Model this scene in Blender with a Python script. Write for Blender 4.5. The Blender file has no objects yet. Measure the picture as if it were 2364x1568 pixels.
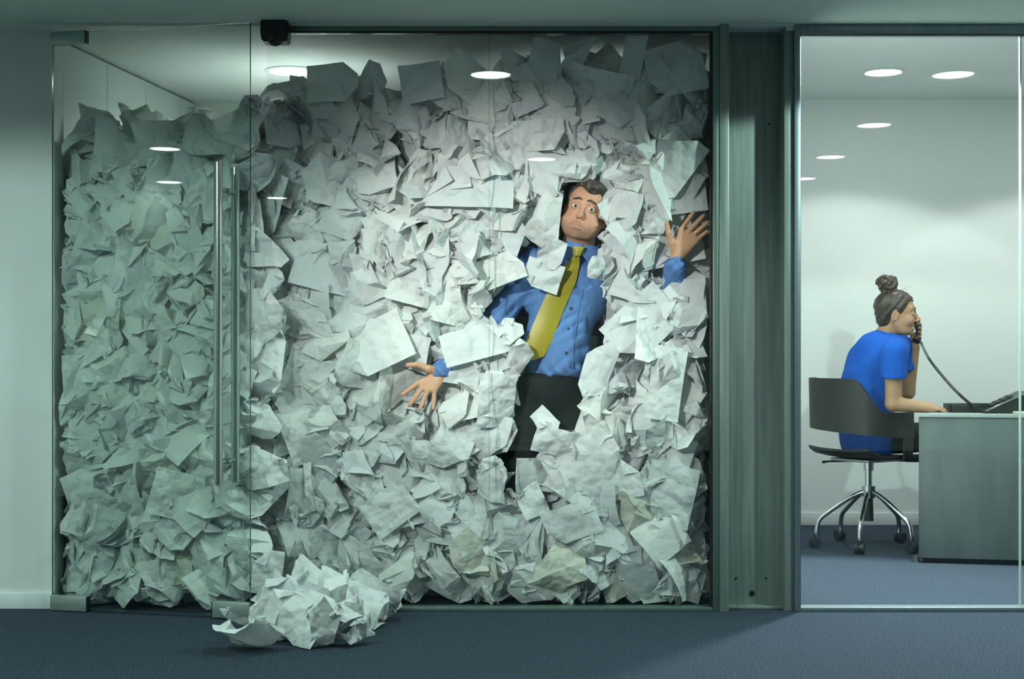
import bpy, bmesh, math, random
import numpy as np
from mathutils import Vector, Matrix

C = bpy.context.scene.collection
SC = bpy.context.scene
PI = math.pi
# ------------------------------------------------------------------ camera, world, exposure
FPX, CAMY, CZ, CX0, HOR = 3300.0, -5.71, 1.037, 1182.0, 810.0
cam = bpy.data.cameras.new('camera'); camo = bpy.data.objects.new('camera', cam); C.objects.link(camo)
camo.location = (0, CAMY, CZ); camo.rotation_euler = (PI/2, 0, 0)
cam.sensor_width = 36; cam.lens = 36*FPX/2364; cam.shift_y = 26/2364; cam.clip_start = .05
SC.camera = camo
SC.view_settings.view_transform = 'Standard'; SC.view_settings.look = 'None'
SC.view_settings.gamma = 1; SC.view_settings.use_curve_mapping = False
SC.view_settings.exposure = 0.0
SC.cycles.transparent_max_bounces = 24
SC.cycles.max_bounces = 6; SC.cycles.diffuse_bounces = 3; SC.cycles.adaptive_threshold = .045
SC.cycles.use_denoising = True
SC.cycles.sample_clamp_indirect = 6
w = bpy.data.worlds.new('world'); SC.world = w; w.use_nodes = True
w.node_tree.nodes['Background'].inputs[0].default_value = (.01, .015, .014, 1)
w.node_tree.nodes['Background'].inputs[1].default_value = .1

def spot(name, loc, target, watts, size, blend, col, radius):
    l = bpy.data.lights.new(name, 'SPOT'); o = bpy.data.objects.new(name, l); C.objects.link(o)
    o.location = loc; l.energy = watts; l.spot_size = math.radians(size); l.spot_blend = blend
    l.color = col; l.shadow_soft_size = radius
    d = Vector(target) - Vector(loc); o.rotation_euler = d.to_track_quat('-Z', 'Y').to_euler()
    return o
COOL = (.90, 1.0, .95); TEAL = (.71, 1.0, .90); NEUT = (.97, 1.0, .97)
CEIL_F, CEIL_P, CEIL_O = 2.335, 2.327, 2.532
# aimed spot for the heap and the man, without fixture, set clear of reflections
spot('key_spotlight', (-1.72, -3.9, 2.31), (.06, .1, 1.29), 650, 21.5, .8, (1.0, .955, .93), .05)
spot('added_wide_spotlight', (-1.66, -3.9, 2.31), (-.06, .1, 1.08), 260, 29, .65, (.96, 1.0, .98), .05)  # added second spot without fixture, spreads light over the lower heap
FRONT_LAMPS = [(-.10, -1.0, 58, 104), (.2, -3.96, 26, 140), (2.07, -1.0, 160, 157), (2.08, -2.5, 7, 140),
               (2.13, -3.85, 10, 140), (2.19, -5.05, 14, 140), (-3.1, -1.0, 30, 122), (-2.0, -2.5, 125, 166), (-1.95, -3.9, 95, 170),  # left-row lamps here are added, unseen, to light the wall and heap
               (-3.76, -2.9, 30, 150), (-4.95, -4.33, 14, 150), (2.1, -6.4, 30, 140), (-2.0, -6.4, 40, 140)]  # last pair is added as unseen corridor fill
OFFICE_LAMPS = [(1.99, 1.95, 38, 119), (1.78, .86, 620, 124), (2.95, .86, 50, 150), (3.2, 1.95, 32, 119)]  # last two are added out of view, for carpet and wall light
PAPER_LAMPS = [(-1.02, .87, 44, 160), (.45, .87, 22, 160)]
LAMP_COL = {'f': TEAL, 'o': (.93, 1.0, .96), 'p': (.86, 1.0, .94)}

# ------------------------------------------------------------------ helpers
def P(px, py, Y):
    s = FPX/(Y - CAMY)
    return Vector(((px - CX0)/s, Y, CZ + (HOR - py)/s))
def A(v): return np.array(v, dtype=np.float64)

def tag(o, label=None, cat=None, group=None, kind=None):
    if label: o['label'] = label
    if cat: o['category'] = cat
    if group: o['group'] = group
    if kind: o['kind'] = kind
    return o
def parent(o, p):
    o.parent = p
    if p is not None: o.matrix_parent_inverse = world_of(p).inverted()
def world_of(p):
    return p.matrix_basis.copy() if p.parent is None else world_of(p.parent) @ p.matrix_parent_inverse @ p.matrix_basis
def empty(name, loc):
    o = bpy.data.objects.new(name, None); C.objects.link(o); o.location = loc; o.empty_display_size = .1
    return o
def finish(me, mats, sharp):
    for m in (mats if isinstance(mats, (list, tuple)) else [mats]): me.materials.append(m)
    if sharp is not None and len(me.polygons):
        me.shade_smooth(); me.set_sharp_from_angle(angle=math.radians(sharp))
def obj(name, bm, mats, par=None, sharp=35):
    me = bpy.data.meshes.new(name)
    if isinstance(bm, tuple): me.from_pydata([tuple(map(float, v)) for v in bm[0]], [], [tuple(map(int, f)) for f in bm[1]])
    else: bm.to_mesh(me); bm.free()
    finish(me, mats, sharp)
    o = bpy.data.objects.new(name, me); C.objects.link(o)
    if par is not None: parent(o, par)
    return o
def struct(name, bm, mats, par=None, sharp=35, kind='structure'):
    o = obj(name, bm, mats, par, sharp)
    if par is None: o['kind'] = kind
    return o
def B(): return bmesh.new()
def add_box(bm, lo, hi, bevel=0, rot=None, mat=0, seg=2):
    lo, hi = Vector(lo), Vector(hi); c = (lo + hi)/2; s = hi - lo
    m = Matrix.Translation(c) @ (rot.to_4x4() if rot is not None else Matrix.Identity(4)) @ Matrix.Diagonal((s.x, s.y, s.z, 1))
    n0 = len(bm.faces)
    r = bmesh.ops.create_cube(bm, size=1, matrix=m)
    if bevel:
        es = list({e for v in r['verts'] for e in v.link_edges})
        bmesh.ops.bevel(bm, geom=es, offset=bevel, segments=seg, affect='EDGES', profile=.5)
    bm.faces.ensure_lookup_table()
    for f in bm.faces[n0:]: f.material_index = mat
    return bm
def frame_of(d):
    d = Vector(d).normalized(); a = Vector((0, 0, 1)) if abs(d.z) < .9 else Vector((1, 0, 0))
    u = d.cross(a).normalized(); return d, u, d.cross(u).normalized()
def add_cyl(bm, p0, p1, r0, r1=None, seg=24, mat=0, caps=True):
    r1 = r0 if r1 is None else r1; p0, p1 = Vector(p0), Vector(p1); d, u, v = frame_of(p1 - p0)
    a = [bm.verts.new(p0 + (u*math.cos(t) + v*math.sin(t))*r0) for t in [2*PI*i/seg for i in range(seg)]]
    b = [bm.verts.new(p1 + (u*math.cos(t) + v*math.sin(t))*r1) for t in [2*PI*i/seg for i in range(seg)]]
    for i in range(seg):
        f = bm.faces.new((a[i], a[(i+1) % seg], b[(i+1) % seg], b[i])); f.material_index = mat
    if caps:
        bm.faces.new(a[::-1]).material_index = mat; bm.faces.new(b).material_index = mat
    return bm
def add_lathe(bm, prof, centre, axis=(0, 0, 1), seg=32):
    centre = Vector(centre); d, u, v = frame_of(axis); rings = []
    for r, h in prof:
        rings.append([bm.verts.new(centre + d*h + (u*math.cos(2*PI*i/seg) + v*math.sin(2*PI*i/seg))*max(r, 1e-5)) for i in range(seg)])
    for a, b in zip(rings, rings[1:]):
        for i in range(seg): bm.faces.new((a[i], a[(i+1) % seg], b[(i+1) % seg], b[i]))
    return bm
def add_tube(bm, pts, r, seg=10, caps=True):
    pts = [Vector(p) for p in pts]; n = len(pts); rs = r if isinstance(r, (list, tuple)) else [r]*n
    t = [(pts[min(i+1, n-1)] - pts[max(i-1, 0)]).normalized() for i in range(n)]
    _, u, _ = frame_of(t[0]); rings = []
    for i in range(n):
        u = (u - t[i]*u.dot(t[i])).normalized(); v = t[i].cross(u)
        rings.append([bm.verts.new(pts[i] + (u*math.cos(2*PI*k/seg) + v*math.sin(2*PI*k/seg))*rs[i]) for k in range(seg)])
    for a, b in zip(rings, rings[1:]):
        for i in range(seg): bm.faces.new((a[i], a[(i+1) % seg], b[(i+1) % seg], b[i]))
    if caps: bm.faces.new(rings[0][::-1]); bm.faces.new(rings[-1])
    return bm
def smooth_path(pts, n=8):
    pts = [Vector(p) for p in pts]; q = [pts[0]] + pts + [pts[-1]]; out = []
    for i in range(1, len(q) - 2):
        for k in range(n):
            t = k/n; a, b, c, d = q[i-1], q[i], q[i+1], q[i+2]
            out.append(.5*((2*b) + (c - a)*t + (2*a - 5*b + 4*c - d)*t*t + (3*b - a - 3*c + d)*t**3))
    return out + [pts[-1]]
def solid_strip(rows, thick_dir, th):
    """rows: list of rows of points; gives a closed slab of thickness th along thick_dir"""
    n, m = len(rows), len(rows[0]); td = Vector(thick_dir)*th
    vs = [Vector(p) for r in rows for p in r]; vs += [p + td for p in vs]; N = n*m; fs = []
    for i in range(n - 1):
        for j in range(m - 1):
            a, b, c, d = i*m+j, i*m+j+1, (i+1)*m+j+1, (i+1)*m+j
            fs += [(a, b, c, d), (a+N, d+N, c+N, b+N)]
    ring = [j for j in range(m)] + [i*m+m-1 for i in range(1, n)] + [(n-1)*m+j for j in range(m-2, -1, -1)] + [i*m for i in range(n-2, 0, -1)]
    for k in range(len(ring)):
        a, b = ring[k], ring[(k+1) % len(ring)]; fs.append((b, a, a+N, b+N))
    return ([tuple(v) for v in vs], fs)

# ------------------------------------------------------------------ materials
def mat(name, col, rough=.5, metal=0, spec=.5, **kw):
    m = bpy.data.materials.new(name); m.use_nodes = True; nt = m.node_tree; b = nt.nodes['Principled BSDF']
    b.inputs['Base Color'].default_value = (*col, 1); b.inputs['Roughness'].default_value = rough
    b.inputs['Metallic'].default_value = metal; b.inputs['Specular IOR Level'].default_value = spec
    for k, v in kw.items(): b.inputs[k.replace('_', ' ')].default_value = v
    return m
def nd(m, t, **kw):
    n = m.node_tree.nodes.new(t)
    for k, v in kw.items():
        if isinstance(k, str) and k.startswith('i_'): n.inputs[k[2:].replace('_', ' ')].default_value = v
        else: setattr(n, k, v)
    return n
def ln(m, a, b): m.node_tree.links.new(a, b)
def bsdf(m): return m.node_tree.nodes['Principled BSDF']
def coords(m, scale=(1, 1, 1), kind='Object'):
    t = nd(m, 'ShaderNodeTexCoord'); mp = nd(m, 'ShaderNodeMapping'); mp.inputs['Scale'].default_value = scale
    ln(m, t.outputs[kind], mp.inputs['Vector']); return mp.outputs['Vector']
def add_noise(m, vec, scale, detail, c0, c1, lo=.3, hi=.7):
    n = nd(m, 'ShaderNodeTexNoise'); n.inputs['Scale'].default_value = scale; n.inputs['Detail'].default_value = detail
    ln(m, vec, n.inputs['Vector']); r = nd(m, 'ShaderNodeValToRGB')
    r.color_ramp.elements[0].position = lo; r.color_ramp.elements[1].position = hi
    r.color_ramp.elements[0].color = (*c0, 1); r.color_ramp.elements[1].color = (*c1, 1)
    ln(m, n.outputs['Fac'], r.inputs['Fac']); return n, r
def bump(m, h, strength, dist):
    b = nd(m, 'ShaderNodeBump'); b.inputs['Strength'].default_value = strength; b.inputs['Distance'].default_value = dist
    ln(m, h, b.inputs['Height']); ln(m, b.outputs['Normal'], bsdf(m).inputs['Normal']); return b

def noisy(name, c0, c1, scale, rough=.6, detail=4, bs=0, bd=.002, stretch=(1, 1, 1), metal=0, spec=.5, lo=.3, hi=.7):
    m = mat(name, c0, rough, metal, spec); v = coords(m, stretch)
    n, r = add_noise(m, v, scale, detail, c0, c1, lo, hi); ln(m, r.outputs['Color'], bsdf(m).inputs['Base Color'])
    if bs: bump(m, n.outputs['Fac'], bs, bd)
    return m
M = {}
M['carpet'] = noisy('carpet', (.011, .0165, .026), (.073, .101, .140), 190, .95, 3, .8, .006, spec=.1, lo=.36, hi=.68)
M['wall'] = noisy('painted_wall', (.70, .74, .72), (.73, .77, .75), 3, .75, 3, .05, .001, spec=.2)
M['wall_office'] = noisy('office_wall_paint', (.78, .82, .80), (.81, .85, .83), 2.5, .75, 3, .05, .001, spec=.2)
M['skirting'] = noisy('skirting_paint', (.70, .75, .74), (.74, .79, .78), 5, .5, 2, spec=.35)
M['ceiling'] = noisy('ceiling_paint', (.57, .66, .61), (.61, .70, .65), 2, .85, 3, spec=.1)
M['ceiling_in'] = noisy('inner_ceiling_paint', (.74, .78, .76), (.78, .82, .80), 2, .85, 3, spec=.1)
M['panel'] = noisy('wall_panel_laminate', (.62, .70, .67), (.66, .74, .71), 2, .5, 2, spec=.35)
M['seam'] = mat('dark_seam', (.02, .03, .03), .8)
M['frame'] = noisy('frame_anodised', (.16, .23, .20), (.20, .27, .24), 30, .42, 2, .05, .0005, (1, 1, .03), .75)
M['steel_green'] = noisy('brushed_column_steel', (.18, .225, .205), (.265, .315, .295), 60, .42, 5, .25, .0008, (1, 1, .05), .30)
M['frame_blue'] = noisy('frame_bluish', (.23, .28, .31), (.27, .33, .36), 30, .42, 2, .05, .0005, (1, 1, .03), .75)
M['patch'] = noisy('patch_fitting_steel', (.34, .42, .38), (.42, .50, .46), 50, .42, 3, .1, .0005, (.06, 1, 1), .6)
M['steel'] = noisy('brushed_handle_steel', (.50, .56, .53), (.62, .68, .65), 90, .2, 3, .06, .0003, (1, 1, .04), 1.0)
M['chrome'] = noisy('chrome_tube', (.62, .66, .66), (.70, .74, .74), 20, .12, 2, metal=1.0)
M['gasket'] = mat('black_gasket', (.006, .010, .009), .5)
M['black'] = noisy('black_plastic', (.010, .014, .013), (.016, .020, .019), 80, .38, 2, .1, .0004)
M['caster'] = noisy('caster_rubber', (.008, .016, .018), (.014, .022, .024), 60, .55, 2)
M['shell'] = noisy('black_plywood_shell', (.012, .014, .014), (.020, .022, .022), 25, .45, 3, .1, .0005, (1, 1, .2))
M['desk'] = noisy('grey_desk_laminate', (.075, .100, .098), (.11, .14, .137), 14, .5, 6, .05, .0005, (1, 1, .12))
M['desk_top'] = noisy('desk_top_laminate', (.36, .42, .40), (.42, .48, .46), 14, .45, 4)
M['ring'] = mat('lamp_ring', (.75, .78, .76), .4)
M['white_paint'] = mat('lamp_can_paint', (.8, .82, .8), .5)

def emit(name, col, st):
    m = bpy.data.materials.new(name); m.use_nodes = True; nt = m.node_tree; nt.nodes.clear()
    e = nt.nodes.new('ShaderNodeEmission'); o = nt.nodes.new('ShaderNodeOutputMaterial')
    e.inputs[0].default_value = (*col, 1); e.inputs[1].default_value = st; nt.links.new(e.outputs[0], o.inputs[0]); return m
M['lamp'] = emit('lamp_glow', (.92, 1, .97), 26)

def glass(name, tint, f0, haze=0.0):
    m = bpy.data.materials.new(name); m.use_nodes = True; nt = m.node_tree; nt.nodes.clear()
    t = nt.nodes.new('ShaderNodeBsdfTransparent'); t.inputs[0].default_value = (*tint, 1)
    g = nt.nodes.new('ShaderNodeBsdfGlossy'); g.inputs['Roughness'].default_value = .0; g.inputs[0].default_value = (.9, 1, .96, 1)
    lw = nt.nodes.new('ShaderNodeLayerWeight'); lw.inputs['Blend'].default_value = .5
    pw = nt.nodes.new('ShaderNodeMath'); pw.operation = 'POWER'; pw.inputs[1].default_value = 5
    ma = nt.nodes.new('ShaderNodeMath'); ma.operation = 'MULTIPLY_ADD'; ma.inputs[1].default_value = 1 - f0; ma.inputs[2].default_value = f0
    mx = nt.nodes.new('ShaderNodeMixShader'); o = nt.nodes.new('ShaderNodeOutputMaterial')
    L = nt.links.new
    L(lw.outputs['Facing'], pw.inputs[0]); L(pw.outputs[0], ma.inputs[0]); L(ma.outputs[0], mx.inputs[0])
    L(t.outputs[0], mx.inputs[1]); L(g.outputs[0], mx.inputs[2]); L(mx.outputs[0], o.inputs[0]); return m
M['glass'] = glass('clear_glass', (.975, .985, .982), .042)
M['glass_door'] = glass('door_glass', (.93, .965, .95), .05)
M['joint'] = glass('silicone_joint_clear', (.80, .86, .83), .05)
M['glass_edge'] = mat('glass_edge_green', (.03, .09, .07), .15)
M['glass_edge_light'] = mat('silicone_joint', (.48, .58, .53), .35)

# paper ---------------------------------------------------------------
def paper_mat(name, c0, c1):
    m = mat(name, c0, .8, 0, .15)
    oi = nd(m, 'ShaderNodeObjectInfo'); at = nd(m, 'ShaderNodeAttribute', attribute_name='tint')
    ad = nd(m, 'ShaderNodeMath', operation='ADD'); ln(m, oi.outputs['Random'], ad.inputs[0]); ln(m, at.outputs['Fac'], ad.inputs[1])
    fr = nd(m, 'ShaderNodeMath', operation='FRACT'); ln(m, ad.outputs[0], fr.inputs[0])
    r = nd(m, 'ShaderNodeValToRGB'); ln(m, fr.outputs[0], r.inputs['Fac'])
    r.color_ramp.elements[0].color = (*c0, 1); r.color_ramp.elements[1].color = (*c1, 1)
    ln(m, r.outputs['Color'], bsdf(m).inputs['Base Color'])
    v = coords(m); hs = []
    for sc, off in ((11, 0), (19, 3.1), (38, 7.7)):
        mp = nd(m, 'ShaderNodeMapping'); mp.inputs['Location'].default_value = (off, off, off); ln(m, v, mp.inputs['Vector'])
        vo = nd(m, 'ShaderNodeTexVoronoi', feature='F1'); vo.inputs['Scale'].default_value = sc; ln(m, mp.outputs[0], vo.inputs['Vector']); hs.append(vo.outputs['Distance'])
    s1 = nd(m, 'ShaderNodeMath', operation='SUBTRACT'); ln(m, hs[0], s1.inputs[0]); ln(m, hs[1], s1.inputs[1])
    s = nd(m, 'ShaderNodeMath', operation='MULTIPLY_ADD'); s.inputs[1].default_value = .4; ln(m, hs[2], s.inputs[0]); ln(m, s1.outputs[0], s.inputs[2])
    mr = nd(m, 'ShaderNodeMapRange'); mr.inputs['To Min'].default_value = .30; mr.inputs['To Max'].default_value = 1.0
    f2 = nd(m, 'ShaderNodeMath', operation='MULTIPLY'); f2.inputs[1].default_value = 7.31; ln(m, ad.outputs[0], f2.inputs[0])
    f3 = nd(m, 'ShaderNodeMath', operation='FRACT'); ln(m, f2.outputs[0], f3.inputs[0]); ln(m, f3.outputs[0], mr.inputs['Value'])
    s3 = nd(m, 'ShaderNodeMath', operation='MULTIPLY'); ln(m, s.outputs[0], s3.inputs[0]); ln(m, mr.outputs[0], s3.inputs[1])
    bump(m, s3.outputs[0], .85, .016)
    tr = nd(m, 'ShaderNodeBsdfTranslucent'); ln(m, r.outputs['Color'], tr.inputs[0])
    mx = nd(m, 'ShaderNodeMixShader'); mx.inputs[0].default_value = .16
    ln(m, bsdf(m).outputs[0], mx.inputs[1]); ln(m, tr.outputs[0], mx.inputs[2])
    ln(m, mx.outputs[0], m.node_tree.nodes['Material Output'].inputs[0])
    return m
M['paper'] = paper_mat('white_paper', (.70, .735, .74), (.80, .82, .79))
M['cream'] = paper_mat('cream_paper', (.71, .725, .61), (.75, .755, .66))

# skin, hair, cloth -----------------------------------------------------
def attr_mat(name, rough, scale=120, amt=.1, spec=.4, sss=0):
    m = mat(name, (1, 1, 1), rough, 0, spec); a = nd(m, 'ShaderNodeAttribute', attribute_name='Col')
    n = nd(m, 'ShaderNodeTexNoise'); n.inputs['Scale'].default_value = scale; n.inputs['Detail'].default_value = 3; ln(m, coords(m), n.inputs['Vector'])
    mr = nd(m, 'ShaderNodeMapRange'); mr.inputs['To Min'].default_value = 1 - amt; mr.inputs['To Max'].default_value = 1 + amt; ln(m, n.outputs['Fac'], mr.inputs['Value'])
    mx = nd(m, 'ShaderNodeVectorMath', operation='SCALE'); ln(m, a.outputs['Color'], mx.inputs[0]); ln(m, mr.outputs[0], mx.inputs['Scale'])
    ln(m, mx.outputs[0], bsdf(m).inputs['Base Color'])
    bump(m, n.outputs['Fac'], .12, .001)
    if sss:
        bsdf(m).inputs['Subsurface Weight'].default_value = sss; bsdf(m).inputs['Subsurface Radius'].default_value = (.01, .004, .002)
        bsdf(m).inputs['Subsurface Scale'].default_value = .5
    return m
M['skin'] = attr_mat('skin', .5)
M['shirt'] = noisy('blue_shirt_cotton', (.095, .205, .45), (.125, .25, .52), 40, .75, 4, .25, .002, spec=.25)
M['tee'] = noisy('blue_tee_jersey', (.008, .085, .42), (.014, .105, .50), 30, .85, 4, .25, .002, spec=.2)
M['trousers'] = noisy('black_trouser_wool', (.006, .009, .009), (.012, .016, .016), 60, .85, 3, .2, .001, spec=.2)
M['hair_man'] = noisy('dark_brown_hair', (.020, .016, .013), (.085, .068, .052), 40, .5, 4, .6, .003, (2.5, 1, .5))
M['hair_woman'] = noisy('brown_hair', (.016, .012, .010), (.075, .056, .036), 45, .42, 5, .7, .003, (.5, 1, 2.5))
M['brow'] = noisy('brow_hair', (.07, .04, .025), (.11, .07, .045), 300, .7, 2)
M['eye'] = mat('eye_white', (.72, .72, .68), .15)
M['iris'] = mat('iris', (.05, .065, .06), .15)
M['pupil'] = mat('pupil', (.004, .004, .004), .1)
M['gold'] = noisy('gold_ring', (.75, .50, .16), (.80, .56, .20), 100, .22, 2, metal=1.0)
M['button'] = noisy('dark_button', (.030, .045, .05), (.05, .065, .07), 200, .35, 2)
def tie_mat():
    m = mat('yellow_woven_silk', (.6, .5, .05), .42, 0, .5); v = coords(m, kind='UV')
    vo = nd(m, 'ShaderNodeTexVoronoi', feature='F1'); vo.inputs['Scale'].default_value = 1; vo.inputs['Randomness'].default_value = 0
    ln(m, v, vo.inputs['Vector']); r = nd(m, 'ShaderNodeValToRGB'); ln(m, vo.outputs['Distance'], r.inputs['Fac'])
    e = r.color_ramp.elements; e[0].position = .26; e[0].color = (.62, .52, .035, 1); e[1].position = .46; e[1].color = (.13, .11, .012, 1)
    ln(m, r.outputs['Color'], bsdf(m).inputs['Base Color']); bump(m, vo.outputs['Distance'], .3, .001); return m
M['tie'] = tie_mat()
# ------------------------------------------------------------------ the setting
bm = B(); add_box(bm, (-5.2, -9.2, -.06), (4.8, 3.1, 0)); struct('floor', bm, M['carpet'])
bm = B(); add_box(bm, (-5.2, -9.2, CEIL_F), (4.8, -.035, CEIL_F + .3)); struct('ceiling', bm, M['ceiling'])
# paper room
bm = B(); add_box(bm, (-2.3, -.035, CEIL_P), (1.12, 1.8, CEIL_P + .3)); struct('ceiling', bm, M['ceiling_in'])
bm = B(); add_box(bm, (1.0, .0, CEIL_O), (4.8, 3.1, CEIL_O + .1)); struct('ceiling', bm, M['ceiling_in'])
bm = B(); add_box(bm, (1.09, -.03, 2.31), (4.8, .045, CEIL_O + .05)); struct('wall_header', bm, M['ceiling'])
bm = B(); add_box(bm, (-5.2, .04, 0), (-1.842, .16, 2.4)); struct('wall_left', bm, M['wall'])
bm = B(); add_box(bm, (-5.2, .026, 0), (-1.842, .04, .066), .003); struct('baseboard_left', bm, M['skirting'])
bm = B(); add_box(bm, (-5.2, -9.2, 0), (-5.1, .1, 2.4)); struct('wall_far_left', bm, M['wall'])
bm = B(); add_box(bm, (4.7, -9.2, 0), (4.8, 3.1, 2.6)); struct('wall_far_right', bm, M['wall'])
rear = struct('wall_rear', add_box(B(), (-5.2, -9.2, 0), (4.8, -9.1, 2.4)), M['wall'])
for k in range(9):
    bm = B(); add_box(bm, (-5.0 + k*1.08, -9.1, .08), (-5.0 + k*1.08 + 1.07, -9.085, 2.3), .002); obj('panel', bm, M['wall'], rear)
# inner left wall of the paper room: laminate panels with open seams, running back at a slight angle
wl = struct('wall_inner', add_box(B(), (-2.45, .16, 0), (-2.42, 1.8, 2.33)), M['seam'])
A0 = Vector((-1.885, .05, 0)); A1 = Vector((-1.645, 1.70, 0)); dd = (A1 - A0); L = dd.length; u = dd.normalized(); nrm = Vector((u.y, -u.x, 0))
cuts = [0, .17, .60, 1.03, 1.46, L]
for k in range(5):
    a = A0 + u*(cuts[k] + .002); b = A0 + u*(cuts[k+1] - .002); vs = []
    for p in (a, b):
        for q in (0, -.03):
            for z in (0, CEIL_P - .012): vs.append(p + nrm*q + Vector((0, 0, z)))
    f = [(0, 4, 5, 1), (2, 3, 7, 6), (0, 1, 3, 2), (4, 6, 7, 5), (1, 5, 7, 3), (0, 2, 6, 4)]
    obj('panel', (vs, f), M['panel'], wl, None)
vs = [];
for p in (A0 - u*.0, A1):
    for q in (-.034, -.07):
        for z in (0, CEIL_P): vs.append(p + nrm*q + Vector((0, 0, z)))
obj('backing', (vs, [(0, 4, 5, 1), (2, 3, 7, 6), (0, 1, 3, 2), (4, 6, 7, 5), (1, 5, 7, 3), (0, 2, 6, 4)]), M['seam'], wl, None)
bm = B(); add_box(bm, (-2.4, 1.70, 0), (1.0, 1.8, 2.5)); struct('wall_paper_room_back', bm, M['panel'])
bm = B(); add_box(bm, (.86, .15, 0), (1.09, 3.0, 2.6)); struct('wall_partition', bm, M['wall_office'])
bm = B(); add_box(bm, (1.0, 2.79, 0), (4.8, 2.9, 2.6)); struct('wall_back', bm, M['wall_office'])
bm = B(); add_box(bm, (1.0, 2.777, 0), (4.7, 2.79, .075), .003); struct('baseboard_back', bm, M['skirting'])

def X0(px): return (px - CX0)/578.0
def Z0(py): return CZ + (HOR - py)/578.0
GT, GB = Z0(78), .016
def pane(par, name, x0, x1, z0, z1, m=None):
    bm = B(); add_box(bm, (x0, -.005, z0), (x1, .005, z1)); bm.faces.ensure_lookup_table()
    for f in bm.faces: f.material_index = 0 if abs(f.normal.y) > .5 else 1
    return obj(name, bm, [m or M['glass'], M['joint']], par, None)
# window_1: fixed glazing of the paper room
w1 = empty('window_1', (X0(618), 0, 0)); w1['kind'] = 'structure'
XJ, XR = X0(1129.5), X0(1643)
pane(w1, 'pane', X0(618), XJ - .0015, GB, GT); pane(w1, 'pane', XJ + .0015, XR, GB, GT)
bm = B(); add_box(bm, (XJ - .0016, -.006, GB), (XJ + .0016, .006, GT)); obj('joint', bm, M['joint'], w1)
bm = B(); add_box(bm, (X0(650), -.032, GT), (X0(1660), .03, CEIL_F), .002); obj('top_rail', bm, M['frame'], w1)
bm = B(); add_box(bm, (X0(660), -.034, GT - .003), (XR, -.018, GT + .004)); add_box(bm, (XR - .006, -.028, 0), (XR + .001, .02, GT)); obj('gasket', bm, M['gasket'], w1)
bm = B(); add_box(bm, (X0(618), -.032, 0), (X0(1660), .03, GB + .001), .002); obj('bottom_rail', bm, M['frame'], w1)
bm = B(); add_box(bm, (XR, -.034, 0), (X0(1658), .03, CEIL_F), .002); obj('side_rail', bm, M['frame'], w1)
# window_2: office glazing
w2 = empty('window_2', (X0(1845), 0, 0)); w2['kind'] = 'structure'
XA, XB = X0(1846), X0(2355)
GT2 = Z0(83)
pane(w2, 'pane', XA, XB - .0015, GB, GT2); pane(w2, 'pane', XB + .0015, 4.6, GB, GT2)
bm = B(); add_box(bm, (XB - .003, -.0062, GB), (XB + .003, .0062, GT2)); obj('joint', bm, M['glass_edge_light'], w2)
bm = B(); add_box(bm, (XA - .003, -.036, GT2), (4.6, .03, CEIL_F), .002); obj('top_rail', bm, M['frame_blue'], w2)
bm = B(); add_box(bm, (XA - .003, -.036, 0), (4.6, .03, GB + .001), .002); obj('bottom_rail', bm, M['frame_blue'], w2)
bm = B(); add_box(bm, (X0(1830), -.036, 0), (XA - .003, .03, CEIL_F), .002); obj('side_rail', bm, M['frame_blue'], w2)
bm = B(); add_box(bm, (XA - .005, -.03, GT2 - .004), (4.6, -.01, GT2 + .003)); add_box(bm, (XA - .005, -.03, GB), (XA - .001, -.01, GT2)); obj('gasket', bm, M['gasket'], w2)
# trim_1: the open steel channel column between the two glazings
t1 = empty('trim_1', (X0(1745), 0, 0)); t1['kind'] = 'structure'
bm = B(); add_box(bm, (X0(1658), -.038, 0), (X0(1680), .13, CEIL_F), .003); obj('flange', bm, M['steel_green'], t1)
bm = B(); add_box(bm, (X0(1808), -.022, 0), (X0(1830), .13, CEIL_F), .003); obj('flange', bm, M['steel_green'], t1)
bm = B(); add_box(bm, (X0(1680), .08, 0), (X0(1808), .13, CEIL_F)); obj('web', bm, M['steel_green'], t1)
bm = B(); add_box(bm, (X0(1680), .02, 0), (X0(1808), .08, .012), .003); obj('foot_plate', bm, M['steel_green'], t1)
for px, py, r in ((1736, 1370, .0105), (1699, 1335, .004), (1768, 1335, .004), (1776, 287, .004)):
    p = P(px, py, .08); bm = B(); add_cyl(bm, p + Vector((0, -.004, 0)), p + Vector((0, .001, 0)), r, r*1.15, 16); obj('bolt', bm, M['gasket'], t1)

# door_1: the frameless glass door, pulled ajar towards the camera
d1 = empty('door_1', (X0(120), 0, 0)); d1['kind'] = 'structure'
TH = math.atan2(-.20, .829); DW = .853; HX = X0(120)
RD = Matrix.Rotation(TH, 4, 'Z'); MD = Matrix.Translation((HX, 0, 0)) @ RD
def door_part(name, bm, m, par=d1):
    bm.transform(MD); return obj(name, bm, m, par)
bm = B(); add_box(bm, (.003, -.005, .012), (DW, .005, 2.302)); bm.faces.ensure_lookup_table(); bm.normal_update()
for f in bm.faces: f.material_index = 0 if abs(f.normal.y) > .5 else 1
door_part('glass_panel', bm, [M['glass_door'], M['glass_edge']])
for nm, x0, x1, z0, z1 in (('hinge_patch', 0, .152, 2.256, 2.308), ('hinge_patch', 0, .158, .003, .062), ('lock_patch', DW - .153, DW + .002, .004, .066)):
    bm = B(); add_box(bm, (x0, -.016, z0), (x1, .016, z1), .0025); lp = door_part(nm, bm, M['patch'])
    bm = B(); add_box(bm, (x1 if nm == 'hinge_patch' else x0 - .004, -.013, z0 + .001), (x1 + .004 if nm == 'hinge_patch' else x0, .013, z1 - .001)); door_part('gasket_edge', bm, M['gasket'], lp)
lc = Vector((DW - .088, -.016, .037))
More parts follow.
